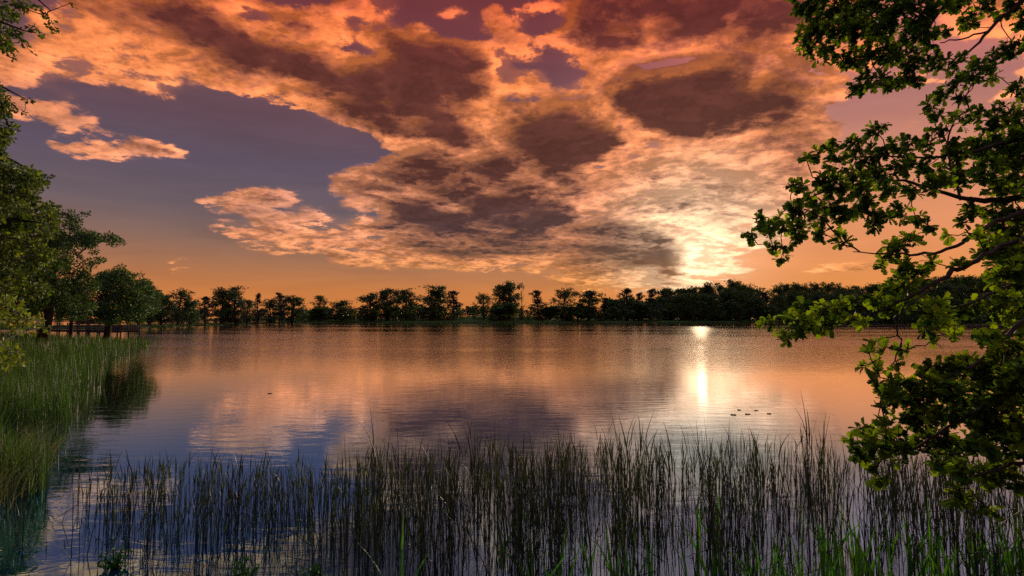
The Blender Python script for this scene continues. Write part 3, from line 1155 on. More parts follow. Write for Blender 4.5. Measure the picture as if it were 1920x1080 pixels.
# ---- the oak on the right
def build_oak():
    rng = np.random.default_rng(42)
    base = np.array([8.1, 5.0, zland(8.1, 5.0) - .15])
    e = empty('oak_tree', base, 'oak leaning its leafy boughs over the reeds from the right edge', 'tree')
    hs = np.linspace(0, 1, 12)
    trunk = base + np.stack([.35 * np.sin(hs * 3) - .5 * hs, .15 * np.sin(hs * 5), hs * 9.8], -1)
    g = Geo()
    flare = .34 - .22 * hs + .22 * np.exp(-hs * 22)
    g.tube(trunk, flare, 14)
    shift_build(g, 'trunk', M_BARK, e, base, True)

    def tr(z):
        return np.array([np.interp(z, trunk[:, 2], trunk[:, k]) for k in range(3)])
    limbs = [
        [(1990, 362, 5.4, 16), (1920, 370, 5.3, 13), (1860, 378, 5.3, 11), (1800, 372, 5.3, 8), (1740, 352, 5.4, 6), (1680, 334, 5.5, 4.5), (1600, 345, 5.6, 3.5), (1500, 372, 5.7, 2.4), (1440, 425, 5.7, 1.6)],
        [(1990, 372, 5.0, 13), (1890, 405, 5.0, 9), (1850, 425, 5.0, 8), (1815, 450, 5.0, 7), (1780, 468, 5.0, 6), (1720, 480, 5.1, 5), (1660, 474, 5.1, 3), (1597, 473, 5.1, 1.6)],
        [(1990, 420, 4.8, 13), (1870, 466, 4.8, 8), (1820, 492, 4.8, 9), (1780, 515, 4.8, 9), (1750, 530, 4.8, 7), (1700, 562, 4.8, 5), (1620, 592, 4.9, 3), (1545, 612, 4.9, 2.2), (1470, 610, 4.9, 1.6)],
        [(1740, 545, 4.8, 4), (1690, 585, 4.7, 3), (1674, 600, 4.7, 3), (1690, 630, 4.7, 3.2), (1686, 660, 4.7, 2.6), (1672, 690, 4.7, 2), (1640, 700, 4.7, 1.6)],
        [(1960, -30, 6.6, 8), (1885, 28, 6.6, 7), (1850, 60, 6.6, 6), (1826, 92, 6.6, 4), (1790, 110, 6.6, 3), (1770, 135, 6.6, 2)],
        [(1852, 58, 6.6, 4), (1800, 76, 6.6, 3), (1762, 80, 6.7, 2)],
        [(1870, -60, 6.9, 8), (1780, 0, 6.9, 6), (1740, 50, 6.9, 5), (1700, 95, 6.9, 4), (1655, 125, 7.0, 3), (1612, 165, 7.0, 2)],
        [(1775, 5, 6.9, 4), (1690, 20, 7.0, 3.5), (1600, 42, 7.1, 2.6), (1525, 40, 7.1, 1.8)],
        [(1800, 372, 5.3, 5), (1775, 300, 5.5, 4), (1783, 236, 5.8, 3), (1800, 197, 5.9, 3), (1816, 165, 6.0, 2), (1845, 130, 6.0, 1.6)],
        [(2000, 690, 4.3, 12), (1900, 735, 4.3, 8), (1830, 770, 4.3, 6), (1760, 815, 4.3, 5), (1700, 845, 4.3, 4), (1640, 862, 4.3, 2.5)],
        [(2000, 560, 4.5, 12), (1920, 600, 4.4, 9), (1880, 640, 4.4, 7), (1820, 690, 4.4, 5), (1750, 715, 4.4, 3.5), (1670, 722, 4.4, 2)],
        [(2000, 850, 4.1, 9), (1890, 868, 4.1, 6), (1840, 890, 4.1, 5), (1800, 905, 4.1, 3), (1850, 945, 4.1, 1.6)],
        [(1990, 250, 5.6, 11), (1900, 262, 5.6, 8), (1830, 282, 5.6, 6), (1740, 300, 5.7, 4), (1640, 290, 5.8, 3), (1540, 300, 5.9, 2)],
        [(1985, 490, 4.7, 9), (1900, 530, 4.7, 6), (1840, 560, 4.6, 5), (1760, 590, 4.6, 3.4), (1700, 585, 4.6, 2)],
    ]
    roots = []
    for lm in limbs:
        P, R = limb_pts(lm)
        if lm[0][0] > 1865:      # runs back to the trunk outside the frame
            z = P[0][2]
            t0 = tr(np.clip(z - .7, base[2] + 1.0, base[2] + 9))
            m1 = t0 * .55 + P[0] * .45 + np.array([0, 0, .1])
            P = np.concatenate([[t0, t0 * .8 + P[0] * .2 + np.array([0, 0, .05]), m1], P])
            R = np.concatenate([[R[0] * 1.9, R[0] * 1.6, R[0] * 1.25], R])
        P = P + rng.normal(size=P.shape) * .008
        g = Geo()
        g.tube(P, R, 8)
        shift_build(g, 'branch', M_BARK, e, base, True)
        roots += list(P[::2])
    B6 = [(1520, 15, 28), (1560, 20, 30), (1600, 15, 30), (1640, 20, 30), (1690, 15, 30), (1740, 20, 32), (1790, 8, 26), (1520, 60, 25), (1560, 58, 30), (1605, 60, 32), (1650, 58, 32), (1700, 60, 30), (1745, 66, 26),
          (1512, 90, 16), (1545, 100, 20), (1590, 110, 24), (1630, 105, 25), (1670, 100, 26), (1715, 110, 24), (1752, 115, 18), (1785, 120, 18), (1600, 168, 13), (1615, 172, 12), (1640, 150, 18), (1660, 165, 16), (1690, 150, 15), (1622, 140, 14),
          (1840, 22, 18), (1815, 50, 12), (1812, 40, 14), (1900, 12, 22), (1912, 40, 18), (1905, 85, 20), (1862, 108, 14), (1890, 100, 14), (1560, -20, 34), (1640, -24, 36), (1720, -24, 36), (1800, -24, 30), (1880, -30, 30), (1500, -18, 20), (1722, 150, 12), (1700, 135, 16)]
    B58 = [(1838, 132, 20), (1800, 155, 18), (1765, 175, 15), (1742, 198, 13), (1760, 214, 11), (1795, 185, 12), (1915, 190, 9), (1860, 140, 12), (1820, 120, 14),
           (1635, 245, 15), (1648, 236, 9), (1600, 268, 18), (1560, 278, 15), (1530, 290, 15), (1512, 298, 12), (1570, 305, 22), (1620, 290, 24), (1660, 280, 22), (1700, 275, 20), (1740, 266, 18), (1760, 240, 14), (1800, 225, 18), (1830, 215, 15), (1860, 232, 22), (1900, 224, 22),
           (1600, 330, 24), (1645, 325, 24), (1690, 315, 22), (1740, 310, 24), (1790, 290, 26), (1840, 280, 32), (1890, 275, 30), (1540, 338, 20), (1500, 350, 15), (1480, 346, 10), (1945, 260, 40), (1905, 305, 24), (1910, 250, 22), (1870, 300, 22), (1908, 165, 14), (1880, 200, 14)]
    B54 = [(1570, 350, 22), (1620, 360, 22), (1660, 350, 20), (1700, 355, 20), (1750, 345, 20), (1800, 330, 26), (1850, 325, 28), (1900, 330, 24), (1940, 340, 36), (1905, 365, 22), (1875, 355, 18), (1845, 395, 16), (1905, 425, 22), (1885, 460, 20), (1855, 430, 14), (1770, 335, 16),
           (1408, 440, 12), (1428, 410, 14), (1440, 430, 18), (1470, 420, 22), (1500, 392, 22), (1500, 430, 20), (1448, 465, 12), (1465, 484, 10), (1480, 458, 12), (1530, 402, 22), (1540, 435, 15), (1560, 390, 22), (1575, 445, 13), (1582, 458, 9), (1590, 400, 22), (1620, 392, 22), (1635, 420, 15), (1660, 410, 16), (1520, 372, 16),
           (1690, 402, 18), (1718, 410, 14), (1740, 422, 12), (1830, 395, 18), (1870, 400, 20), (1890, 432, 24), (1912, 400, 18), (1800, 420, 10)]
    B5 = [(1690, 458, 15), (1662, 482, 14), (1652, 496, 10), (1705, 450, 14), (1672, 456, 11), (1780, 440, 10), (1830, 440, 14), (1860, 462, 22), (1900, 470, 26), (1690, 500, 16), (1700, 520, 18), (1730, 508, 16), (1682, 522, 11), (1745, 490, 12), (1790, 490, 12),
          (1660, 540, 14), (1690, 545, 16), (1720, 540, 14), (1890, 500, 28), (1905, 540, 28), (1940, 480, 40), (1910, 505, 24), (1860, 520, 18), (1835, 475, 14), (1870, 490, 18)]
    B48 = [(1430, 606, 8), (1450, 600, 12), (1480, 590, 16), (1470, 620, 14), (1500, 576, 12), (1510, 602, 20), (1480, 636, 12), (1500, 625, 12), (1540, 580, 16), (1545, 610, 18), (1570, 570, 12), (1570, 598, 14), (1595, 600, 12), (1600, 562, 12), (1620, 602, 10), (1630, 570, 12), (1640, 560, 10),
           (1655, 575, 16), (1690, 575, 18), (1720, 560, 12), (1740, 580, 18), (1760, 600, 18), (1760, 570, 15), (1730, 610, 13), (1800, 580, 18), (1830, 570, 16), (1780, 630, 12), (1745, 640, 11), (1790, 618, 10), (1870, 560, 20), (1880, 590, 22), (1910, 600, 26),
           (1640, 640, 11), (1630, 662, 9), (1622, 682, 10), (1655, 655, 10), (1690, 655, 10), (1705, 655, 7), (1640, 678, 9), (1680, 680, 6)]
    B43 = [(1650, 708, 14), (1672, 720, 18), (1702, 715, 20), (1660, 738, 15), (1700, 750, 24), (1740, 690, 18), (1740, 722, 24), (1780, 690, 22), (1780, 730, 28), (1820, 682, 24), (1830, 722, 30), (1860, 645, 22), (1870, 690, 28), (1740, 772, 24), (1790, 780, 28), (1840, 772, 30), (1890, 650, 28), (1910, 700, 32), (1895, 750, 32), (1910, 800, 32), (1860, 805, 28), (1945, 720, 50), (1945, 830, 44),
           (1592, 832, 10), (1625, 802, 16), (1640, 832, 18), (1612, 855, 12), (1640, 880, 12), (1652, 898, 9), (1680, 820, 20), (1690, 850, 16), (1720, 830, 20), (1760, 830, 24), (1800, 830, 24), (1660, 800, 15), (1705, 792, 18), (1650, 765, 10)]
    B41 = [(1840, 842, 26), (1770, 872, 16), (1810, 882, 20), (1850, 890, 22), (1890, 870, 24), (1800, 918, 12), (1820, 938, 13), (1850, 950, 8), (1900, 830, 28), (1780, 855, 14), (1905, 905, 14), (1790, 935, 8)]
    # the rest of the crown, beyond the right edge of the photograph
    OUT = [(rng.uniform(1970, 2560), rng.uniform(-160, 880), rng.uniform(26, 46)) for _ in range(120)]
    tips, rad, young = [], [], []
    for (x, y, r) in OUT:
        Yj = np.interp(y, [-100, 250, 600, 900], [6.6, 5.6, 4.7, 4.3]) + rng.uniform(-.6, .8)
        tips.append(at(x, y, Yj))
        rad.append(r * Yj / F)
        young.append(.2)
    for blobs, Y, yg in ((B6, 6.9, .16), (B58, 5.8, .14), (B54, 5.4, .24), (B5, 5.0, .40), (B48, 4.75, .62), (B43, 4.3, .34), (B41, 4.1, .38)):
        for (x, y, r) in blobs:
            Yj = Y + rng.uniform(-.35, .35)
            tips.append(at(x, y, Yj))
            rad.append(r * Yj / F)
            young.append(yg)
    tg, nodes, par, nr = skeleton(roots, tips, rng, .0028, .0016, .07, .03)
    cg = Geo()
    for i, (T, r, yg) in enumerate(zip(tips, rad, young)):
        pr = nodes[par[nr + i]]
        out = unit(T - pr + np.array([-.1, 0, 0]))
        n_ros = max(2, int(round((r / .045) ** 2 * (1.0 if i < len(OUT) else 2.0 if T[1] > 4.55 else 3.2))))
        for k in range(n_ros):
            off = rng.normal(size=3)
            off = off / np.linalg.norm(off) * r * rng.random() ** .45
            c = T + off * np.array([1, 1.3, .9])
            g2 = T + (c - T) * .2
            tg.tube([g2, (g2 + c) / 2 + rng.normal(size=3) * .01, c], [.0026, .002, .0014], 3)
            nl = rng.integers(5, 9)
            stem = unit(out * .5 + off / (r + 1e-6) * .8 + rng.normal(size=3) * .3 + np.array([0, 0, .1]))
            th = rng.uniform(0, 6.28) + np.arange(nl) * 2.4
            s1 = unit(np.cross(stem, [0.1, .2, 1.0]))
            s2 = np.cross(stem, s1)
            axis = stem * rng.uniform(.2, .9, (nl, 1)) + np.cos(th)[:, None] * s1 + np.sin(th)[:, None] * s2
            axis[:, 2] -= .12
            is_young = rng.random() < yg * (1.0 if off[2] > -r * .2 else .45)
            tint = (rng.uniform(.55, 1.0, nl) if is_young else rng.uniform(0, .35, nl))
            P = np.repeat(c[None], nl, 0) - stem * rng.uniform(0, .03, (nl, 1))
            leaves_geo(cg, rng, P, axis, rng.uniform(.050, .100, nl) * (.9 if is_young else 1.0), OAKLEAF, tint, 1.3)
    shift_build(tg, 'twigs', M_BARK, e, base)
    shift_build(cg, 'crown', M_OAK, e, base)


build_oak()


# ---- the birch at the left edge and the two trees behind it
def leafy(e, base, tips, rad, nodes, par, nr, rng, per, leaf, template, mat, young=.2, flat=.6, droop=.0, vs=.85):
    cg = Geo()
    tot_P, tot_A, tot_S, tot_T = [], [], [], []
    for i, (T, r) in enumerate(zip(tips, rad)):
        n_ = max(3, int(26 * per * (r / leaf) ** 2))
        d = rng.normal(size=(n_, 3))
        d = unit(d) * (r * rng.random((n_, 1)) ** .42)
        d[:, 2] *= vs
        ax = unit(d) + rng.normal(size=(n_, 3)) * .7
        ax[:, 2] -= droop
        ct = rng.random()
        tot_P.append(T + d)
        tot_A.append(ax)
        tot_S.append(leaf * rng.uniform(.65, 1.25, n_))
        t = np.where(rng.random(n_) < young * (.4 + 1.2 * ct), rng.uniform(.5, 1, n_), rng.uniform(0, .35, n_))
        tot_T.append(t)
    leaves_geo(cg, rng, np.concatenate(tot_P), np.concatenate(tot_A), np.concatenate(tot_S), template, np.concatenate(tot_T), flat)
    return shift_build(cg, 'crown', mat, e, base)


def build_birch():
    rng = np.random.default_rng(7)
    Y = 30.0
    px0 = -190
    b = ground_at(px0, Y, 0)
    base = np.array([b[0], Y, zland(b[0], Y) - .1])
    e = empty('birch_tree', base, 'birch with small hanging leaves filling the left edge up to the top', 'tree')
    top = np.array([base[0] + 1.6, Y + .6, 23.0])
    hs = np.linspace(0, 1, 10)
    tr = base + (top - base) * hs[:, None] + np.stack([.25 * np.sin(hs * 4), .2 * np.sin(hs * 3), 0 * hs], -1)
    g = Geo()
    g.tube(tr, .42 * (1 - hs) + .05, 10)
    shift_build(g, 'trunk', M_BIRCH, e, base, True)
    roots = list(tr[2:])
    limb_list = []
    limbs = [[(-150, 60, 13, 12), (-80, -60, 13, 9), (0, -60, 12.8, 6), (50, -20, 12.6, 4), (95, 20, 12.5, 2)],
             [(-150, 160, 13, 12), (-60, 20, 12.8, 8), (0, 40, 12.6, 5), (50, 60, 12.5, 2.5), (80, 62, 12.5, 1.5)],
             [(-150, 260, 13, 12), (-60, 130, 12.8, 7), (0, 160, 12.6, 4), (40, 182, 12.5, 2)],
             [(-150, 420, 13, 13), (-70, 290, 13, 8), (10, 290, 13, 5), (70, 330, 13, 2.5)],
             [(-150, 520, 13, 13), (-70, 430, 12.6, 9), (20, 410, 12.4, 6), (90, 420, 12.4, 2.5)],
             ]
    limbs = [[(x_, y_, Y + (q_ - 13) * 2, w_) for x_, y_, q_, w_ in lm_] for lm_ in limbs]
    for lm in limbs:
        P, R = limb_pts(lm)
        j = int(np.abs(tr[:, 2] - (P[0][2] - .5)).argmin())
        P = np.concatenate([[tr[j]], P])
        R = np.concatenate([[R[0] * 1.3], R])
        limb_list.append((P, R))
        roots += list(P[1:])
    tips = [(x, y, r, Yq) for (x, y, r, Yq) in
            fill_blobs([(-150, -120), (30, -120), (60, -20), (60, 20), (40, 60), (30, 100), (-150, 110)], 60, 10, 18, 29.6, 2.6, rng)
            + fill_blobs([(-160, 140), (8, 145), (45, 172), (42, 205), (30, 250), (40, 300), (-160, 310)], 70, 10, 18, 29.6, 2.6, rng)
            + fill_blobs([(-160, 290), (40, 290), (78, 318), (96, 345), (75, 362), (108, 385), (118, 430), (112, 500), (86, 560), (-160, 590)], 170, 12, 22, 29.2, 3.4, rng)]
    tips += [(70, 14, 8, 12.5), (85, 30, 7, 12.5), (98, 40, 5, 12.5), (104, 56, 5, 12.5), (60, 52, 9, 12.5), (75, 64, 6, 12.5), (38, 70, 9, 12.5), (50, 84, 6, 12.5), (20, 92, 8, 12.5), (62, 97, 4, 12.5), (25, 108, 5, 12.5), (135, 5, 3, 12.5), (142, 12, 3, 12.5), (100, 62, 4, 12.5), (92, 48, 5, 12.5), (52, 188, 6, 12.5), (45, 210, 5, 12.5), (92, 330, 5, 13), (28, 60, 12, 12.5)]
    tips[-19:] = [(x_, y_, r_, 29.0) for x_, y_, r_, q_ in tips[-19:]]
    W = [at(x, y, q) for x, y, r, q in tips]
    R = [r * q / F for x, y, r, q in tips]
    tg, nodes, par, nr = skeleton(roots, W, rng, .008, .006, .08, .12)
    for P, R_ in limb_list:
        tg.tube(P, R_, 7)
    shift_build(tg, 'branches', M_BARK, e, base)
    leafy(e, base, W, R, nodes, par, nr, rng, .9, .19, OVATE, M_BIRCHLEAF, .22, .3, .5)


def build_sapling():
    rng = np.random.default_rng(17)
    base = np.array([-12.4, 9.7, zland(-12.4, 9.7) - .1])
    e = empty('birch_sapling', base, 'bright yellow-green leafy sprays of a sapling poking in at the left edge', 'tree')
    lit = [(15, 570, 18, 9.6), (30, 585, 15, 9.5), (10, 600, 14, 9.5), (48, 600, 12, 9.5), (35, 614, 11, 9.5), (72, 601, 9, 9.4), (85, 616, 7, 9.4), (60, 618, 8, 9.4), (20, 660, 12, 9), (8, 682, 13, 9), (35, 676, 9, 9), (3, 645, 9, 9), (38, 660, 6, 9), (-25, 600, 26, 9.8), (-25, 660, 26, 9.3)]
    W = [at(x, y, q) for x, y, r, q in lit]
    R = [r * q / F for x, y, r, q in lit]
    top = np.array([-11.6, 9.7, 4.6])
    hs = np.linspace(0, 1, 7)
    tr = base + (top - base) * hs[:, None]
    tg, nodes, par, nr = skeleton(list(tr), W, rng, .003, .0022, .08, .05)
    tg.tube(tr, .07 * (1 - hs) + .012, 8)
    shift_build(tg, 'trunk', M_BIRCH, e, base)
    leafy(e, base, W, R, nodes, par, nr, rng, .95, .085, OVATE, M_BIRCHLEAF, 1.6, .8, .3)


build_sapling()
build_birch()


def mass_tree(name, label, px, Y, poly, n_, r0, r1, dY, seed, leaf, per, mat, extra=(), trunk_w=.30, lean=0.0, topy=None, young=.18):
    rng = np.random.default_rng(seed)
    b = ground_at(px, Y, 0)
    base = np.array([b[0], Y, max(zland(b[0], Y), .05) - .1])
    e = empty(name, base, label, 'tree')
    ty = topy if topy is not None else min(p[1] for p in poly) + 25
    tp = at(px + lean, ty, Y)
    hs = np.linspace(0, 1, 9)
    tr = base + (tp - base) * hs[:, None] + np.stack([.2 * np.sin(hs * 5), .2 * np.sin(hs * 3.3), 0 * hs], -1)
    tips = fill_blobs(poly, n_, r0, r1, Y, dY, rng) + [(x, y, r, Y + rng.uniform(-1, 1)) for x, y, r in extra]
    W = [at(x, y, q) for x, y, r, q in tips]
    R = [r * q / F for x, y, r, q in tips]
    tg, nodes, par, nr = skeleton(list(tr[2:]), W, rng, .012, .012, .08, trunk_w * .6)
    tg.tube(tr, trunk_w * (1 - hs) ** .8 + .04 + .2 * trunk_w * np.exp(-hs * 25), 10)
    shift_build(tg, 'trunk', M_BARK, e, base, True)
    leafy(e, base, W, R, nodes, par, nr, rng, per, leaf, OVATE, mat, young, .5, .2, .75)


mass_tree('maple_tree', 'big dark leafy tree with a bough reaching right, trunk standing by the reed bed', 76, 46,
          [(-30, 385), (60, 395), (112, 388), (150, 390), (164, 404), (158, 428), (196, 430), (222, 440), (236, 455), (215, 466), (182, 472), (198, 492), (188, 520), (180, 590), (60, 600), (-30, 600)],
          200, 9, 20, 4.0, 21, .17, .55, M_DARKLEAF, [(226, 452, 7), (215, 448, 8), (205, 440, 8), (160, 400, 8), (192, 488, 8), (232, 457, 4), (185, 448, 9)], .38, 30)
mass_tree('rounded_tree', 'rounded dark green tree standing behind the jetty, sloping down to the causeway', 196, 55,
          [(168, 515), (215, 494), (245, 504), (266, 514), (290, 532), (304, 555), (302, 588), (270, 606), (165, 614)],
          150, 8, 15, 4.0, 22, .20, .55, M_DARKLEAF, [(225, 500, 8), (262, 516, 7), (150, 560, 14), (150, 590, 12)], .30, 5)
for (px, top, w, Y, lb) in [(262, 532, 52, 160, 'left one of three trees on bare trunks at the near end of the causeway'),
                            (282, 540, 44, 166, 'middle one of three trees on bare trunks at the near end of the causeway'),
                            (302, 552, 40, 171, 'right one of three trees on bare trunks at the near end of the causeway')]:
    far_tree('round', px, top, w, Y, lb)
mass_tree('small_tree', 'low bushy tree on the bank between the big dark trunk and the boardwalk', 128, 58,
          [(95, 520), (160, 520), (172, 560), (166, 604), (100, 604)], 50, 8, 14, 3, 23, .18, .6, M_DARKLEAF, (), .16, 0)


# ------------------------------------------------------------------ reeds
def blades(g, rng, B, h, w, lean, curl, tint, seg=5, tip_tint=None, yaw=None):
    """tapering leaf blades; B n x 3 bases, lean n x 2 sideways run at the tip (x, y), curl: how late the bend comes"""
    n_ = len(B)
    t = np.linspace(0, 1, seg + 1)
    h = np.broadcast_to(np.asarray(h, float), (n_,))
    w = np.broadcast_to(np.asarray(w, float), (n_,))
    ln = np.hypot(lean[:, 0], lean[:, 1])
    tt = t[None, :] ** curl
    C = np.zeros((n_, seg + 1, 3))
    C[:, :, 0] = B[:, None, 0] + lean[:, None, 0] * tt
    C[:, :, 1] = B[:, None, 1] + lean[:, None, 1] * tt
    C[:, :, 2] = B[:, None, 2] + h[:, None] * (t[None, :] - .22 * np.clip(ln / (h + 1e-6), 0, 1.5)[:, None] * t[None, :] ** 3)
    yaw = rng.uniform(0, math.pi, n_) if yaw is None else yaw
    S = np.stack([np.cos(yaw), np.sin(yaw), np.zeros(n_)], -1)
    wt = w[:, None] * np.clip(np.minimum(.45 + 2.2 * t, 1.0) * (1 - t ** 2.2), .03, 1)[None, :] / 2
    L = C - S[:, None, :] * wt[:, :, None]
    R = C + S[:, None, :] * wt[:, :, None]
    V = np.stack([L, R], 2).reshape(n_, -1, 3)
    i = np.arange(seg) * 2
    f = np.stack([i, i + 1, i + 3, i + 2], -1)
    Fq = (f[None] + (np.arange(n_) * 2 * (seg + 1))[:, None, None]).reshape(-1, 4)
    tint = np.broadcast_to(np.asarray(tint, float), (n_,))
    if tip_tint is None:
        T = np.repeat(tint, seg)
    else:
        fr = (np.arange(seg) + .5) / seg
        T = (tint[:, None] * (1 - fr) + np.asarray(tip_tint)[:, None] * fr).ravel()
    g.add(V.reshape(-1, 3), Fq, T)


def stems(g, rng, B, h, r, lean, tint, seg=5):
    n_ = len(B)
    t = np.linspace(0, 1, seg + 1)
    th = np.arange(3) * 2 * math.pi / 3
    C = np.zeros((n_, seg + 1, 3))
    for a in (0, 1):
        C[:, :, a] = B[:, None, a] + lean[:, None, a] * t[None] ** 1.5 + rng.normal(size=(n_, seg + 1)) * .006 * np.clip(h, 0, 1)[:, None]
    C[:, :, 2] = B[:, None, 2] + h[:, None] * t[None]
    rr = r[:, None] * (1 - .75 * t[None])
    V = np.repeat(C[:, :, None, :], 3, 2)
    V[..., 0] += rr[:, :, None] * np.cos(th)
    V[..., 1] += rr[:, :, None] * np.sin(th)
    i = np.arange(seg)[:, None] * 3
    j = np.arange(3)[None]
    f = np.stack([i + j, i + (j + 1) % 3, i + 3 + (j + 1) % 3, i + 3 + j], -1).reshape(-1, 4)
    Fq = (f[None] + (np.arange(n_) * 3 * (seg + 1))[:, None, None]).reshape(-1, 4)
    g.add(V.reshape(-1, 3), Fq, np.repeat(np.broadcast_to(tint, (n_,)), len(f)))
    return C


TOPLINE = [(-200, 900), (60, 905), (200, 872), (300, 862), (400, 862), (520, 868), (640, 858), (720, 838), (800, 850), (860, 842), (900, 800), (940, 830), (1000, 850), (1070, 815), (1110, 850), (1150, 800), (1200, 835), (1250, 815), (1330, 835), (1410, 820), (1470, 845), (1525, 805), (1580, 850), (1700, 850), (1920, 870), (2200, 870)]


def reed_plant(rng, g, B, H, tint=.25, n_bl=None):
    n_ = 1
    ln = rng.normal(size=(1, 2)) * (.055 if rng.random() > .08 else .30) * H
    C = stems(g, rng, B[None], np.array([H]), np.array([rng.uniform(.0040, .0076)]), ln, np.array([tint * .6]))
    nb = n_bl if n_bl is not None else rng.integers(2, 5)
    f = np.sort(rng.uniform(.30, .97, nb))
    if nb:
        f[-1] = .9
    Pb = np.stack([np.interp(f, np.linspace(0, 1, C.shape[1]), C[0, :, k]) for k in range(3)], -1)
    L = rng.uniform(.16, .36, nb) * (.5 + .5 * H)
    a = rng.uniform(0, 6.28, nb)
    out = L * rng.uniform(.05, .34, nb) * rng.choice([1, 1, 1.8], nb)
    blades(g, rng, Pb, L, rng.uniform(.008, .015, nb), np.stack([np.cos(a) * out, np.sin(a) * out], -1), rng.uniform(1.1, 2.2), np.clip(rng.normal(tint, .12, nb), 0, 1), 4)


def reed_weight(px):
    return np.interp(px, [-120, 40, 180, 300, 560, 640, 900, 2100], [.12, .2, .42, .6, .72, 1, 1, 1.05])


def build_reeds():
    rng = np.random.default_rng(99)
    # the reeds that show largest: each one a plant of its own
    protos = []
    for k in range(14):
        g = Geo()
        reed_plant(rng, g, np.zeros(3), 1.0, .22)
        o = g.build('reed', M_REED)
        protos.append(o.data)
        bpy.data.objects.remove(o)
    n_ = 0
    while n_ < 230:
        px = rng.uniform(-60, 2000)
        if rng.random() > reed_weight(px):
            continue
        Y = rng.uniform(5.2, 6.9) if px > 560 else rng.uniform(6.2, 8.0)
        tl = np.interp(px, *zip(*TOPLINE)) + abs(rng.normal()) * 34 - 14
        z = z_at(tl, Y)
        H = z * rng.uniform(.86, 1.03)
        p = ground_at(px, Y, 0)
        o = bpy.data.objects.new('reed', protos[n_ % 14])
        COL.objects.link(o)
        o.location = (p[0], Y, -.15)
        o.scale = (1, 1, H + .15)
        o.rotation_euler = (rng.normal() * .03, rng.normal() * .05, rng.uniform(0, 6.28))
        tag(o, 'dark slender reed stem standing in the front of the reed bed', 'reed', 'reeds in the front rows')
        n_ += 1
    # young plants with broad green blades low in front
    gp = []
    for k in range(6):
        g = Geo()
        nb = 3 + k % 3
        a = rng.uniform(0, 6.28, nb)
        Hh = rng.uniform(.7, 1.15, nb)
        run = rng.uniform(.05, .38, nb)
        blades(g, rng, np.zeros((nb, 3)) + rng.normal(size=(nb, 3)) * [.02, .02, 0], Hh, rng.uniform(.026, .046, nb), np.stack([np.cos(a) * run, np.sin(a) * run], -1), 1.8, rng.uniform(.5, 1.0, nb), 7, yaw=rng.normal(size=nb) * .5)
        o = g.build('green_reed', M_GREENREED)
        gp.append(o.data)
        bpy.data.objects.remove(o)
    spots = [(755, 1000, .95), (745, 985, .8), (935, 1030, .7), (1040, 1040, .8), (1060, 1010, .75), (1100, 1040, .7), (1190, 1060, .8)]
    for k in range(62):
        px = rng.choice([rng.uniform(1150, 1950), rng.uniform(1300, 1950), rng.uniform(850, 1200)], p=[.45, .45, .10])
        spots.append((px, 0, rng.uniform(.5, 1.0)))
    for k, (px, _, H) in enumerate(spots):
        Y = rng.uniform(4.7, 6.2)
        p = ground_at(px, Y, 0)
        o = bpy.data.objects.new('green_reed', gp[k % 6])
        COL.objects.link(o)
        o.location = (p[0], Y, -.05)
        o.scale = (1, 1, H)
        o.rotation_euler = (0, rng.normal() * .08 - .06, rng.uniform(0, 6.28))
        tag(o, 'young reed with broad bright green blades low among dark stems', 'reed', 'young green reeds')
    # the rest of the bed
    g = Geo()
    cnt = 0
    clump = None
    left = 0
    while cnt < 2650:
        if left <= 0:
            px0 = rng.uniform(-150, 2700)
            if rng.random() > reed_weight(px0):
                continue
            Y0 = rng.uniform(5.0, 9.3) if px0 > 600 else rng.uniform(6.6, 8.6)
            left = int(rng.integers(1, 9))
            sp = rng.uniform(8, 34)
        left -= 1
        px = px0 + rng.normal() * sp
        Y = max(4.9, Y0 + rng.normal() * .14)
        tl = np.interp(px, *zip(*TOPLINE)) + abs(rng.normal()) * 46 - 4
        z = z_at(tl, Y)
        H = z * rng.uniform(.72, 1.03)
        if H < .25:
            continue
        p = ground_at(px, Y, -.1)
        reed_plant(rng, g, p, H + .1, rng.choice([.12, .25, .5, .9], p=[.42, .28, .18, .12]))
        cnt += 1
    # broken and fallen stalks between them
    for k in range(170):
        px = rng.uniform(560, 2000) if rng.random() < .8 else rng.uniform(100, 600)
        Y = rng.uniform(5.0, 8.0)
        p = ground_at(px, Y, rng.uniform(.02, .4))
        d = rng.normal(size=3) * [.35, .2, .22]
        g.tube([p, p + d * .5 + rng.normal(size=3) * .03, p + d], [.005, .004, .002], 3, rng.choice([.1, .3, .9], p=[.6, .3, .1]))
    tag(g.build('reeds', M_REED), 'dense dark reed bed across the shallows in front', 'reeds', kind='stuff')


build_reeds()


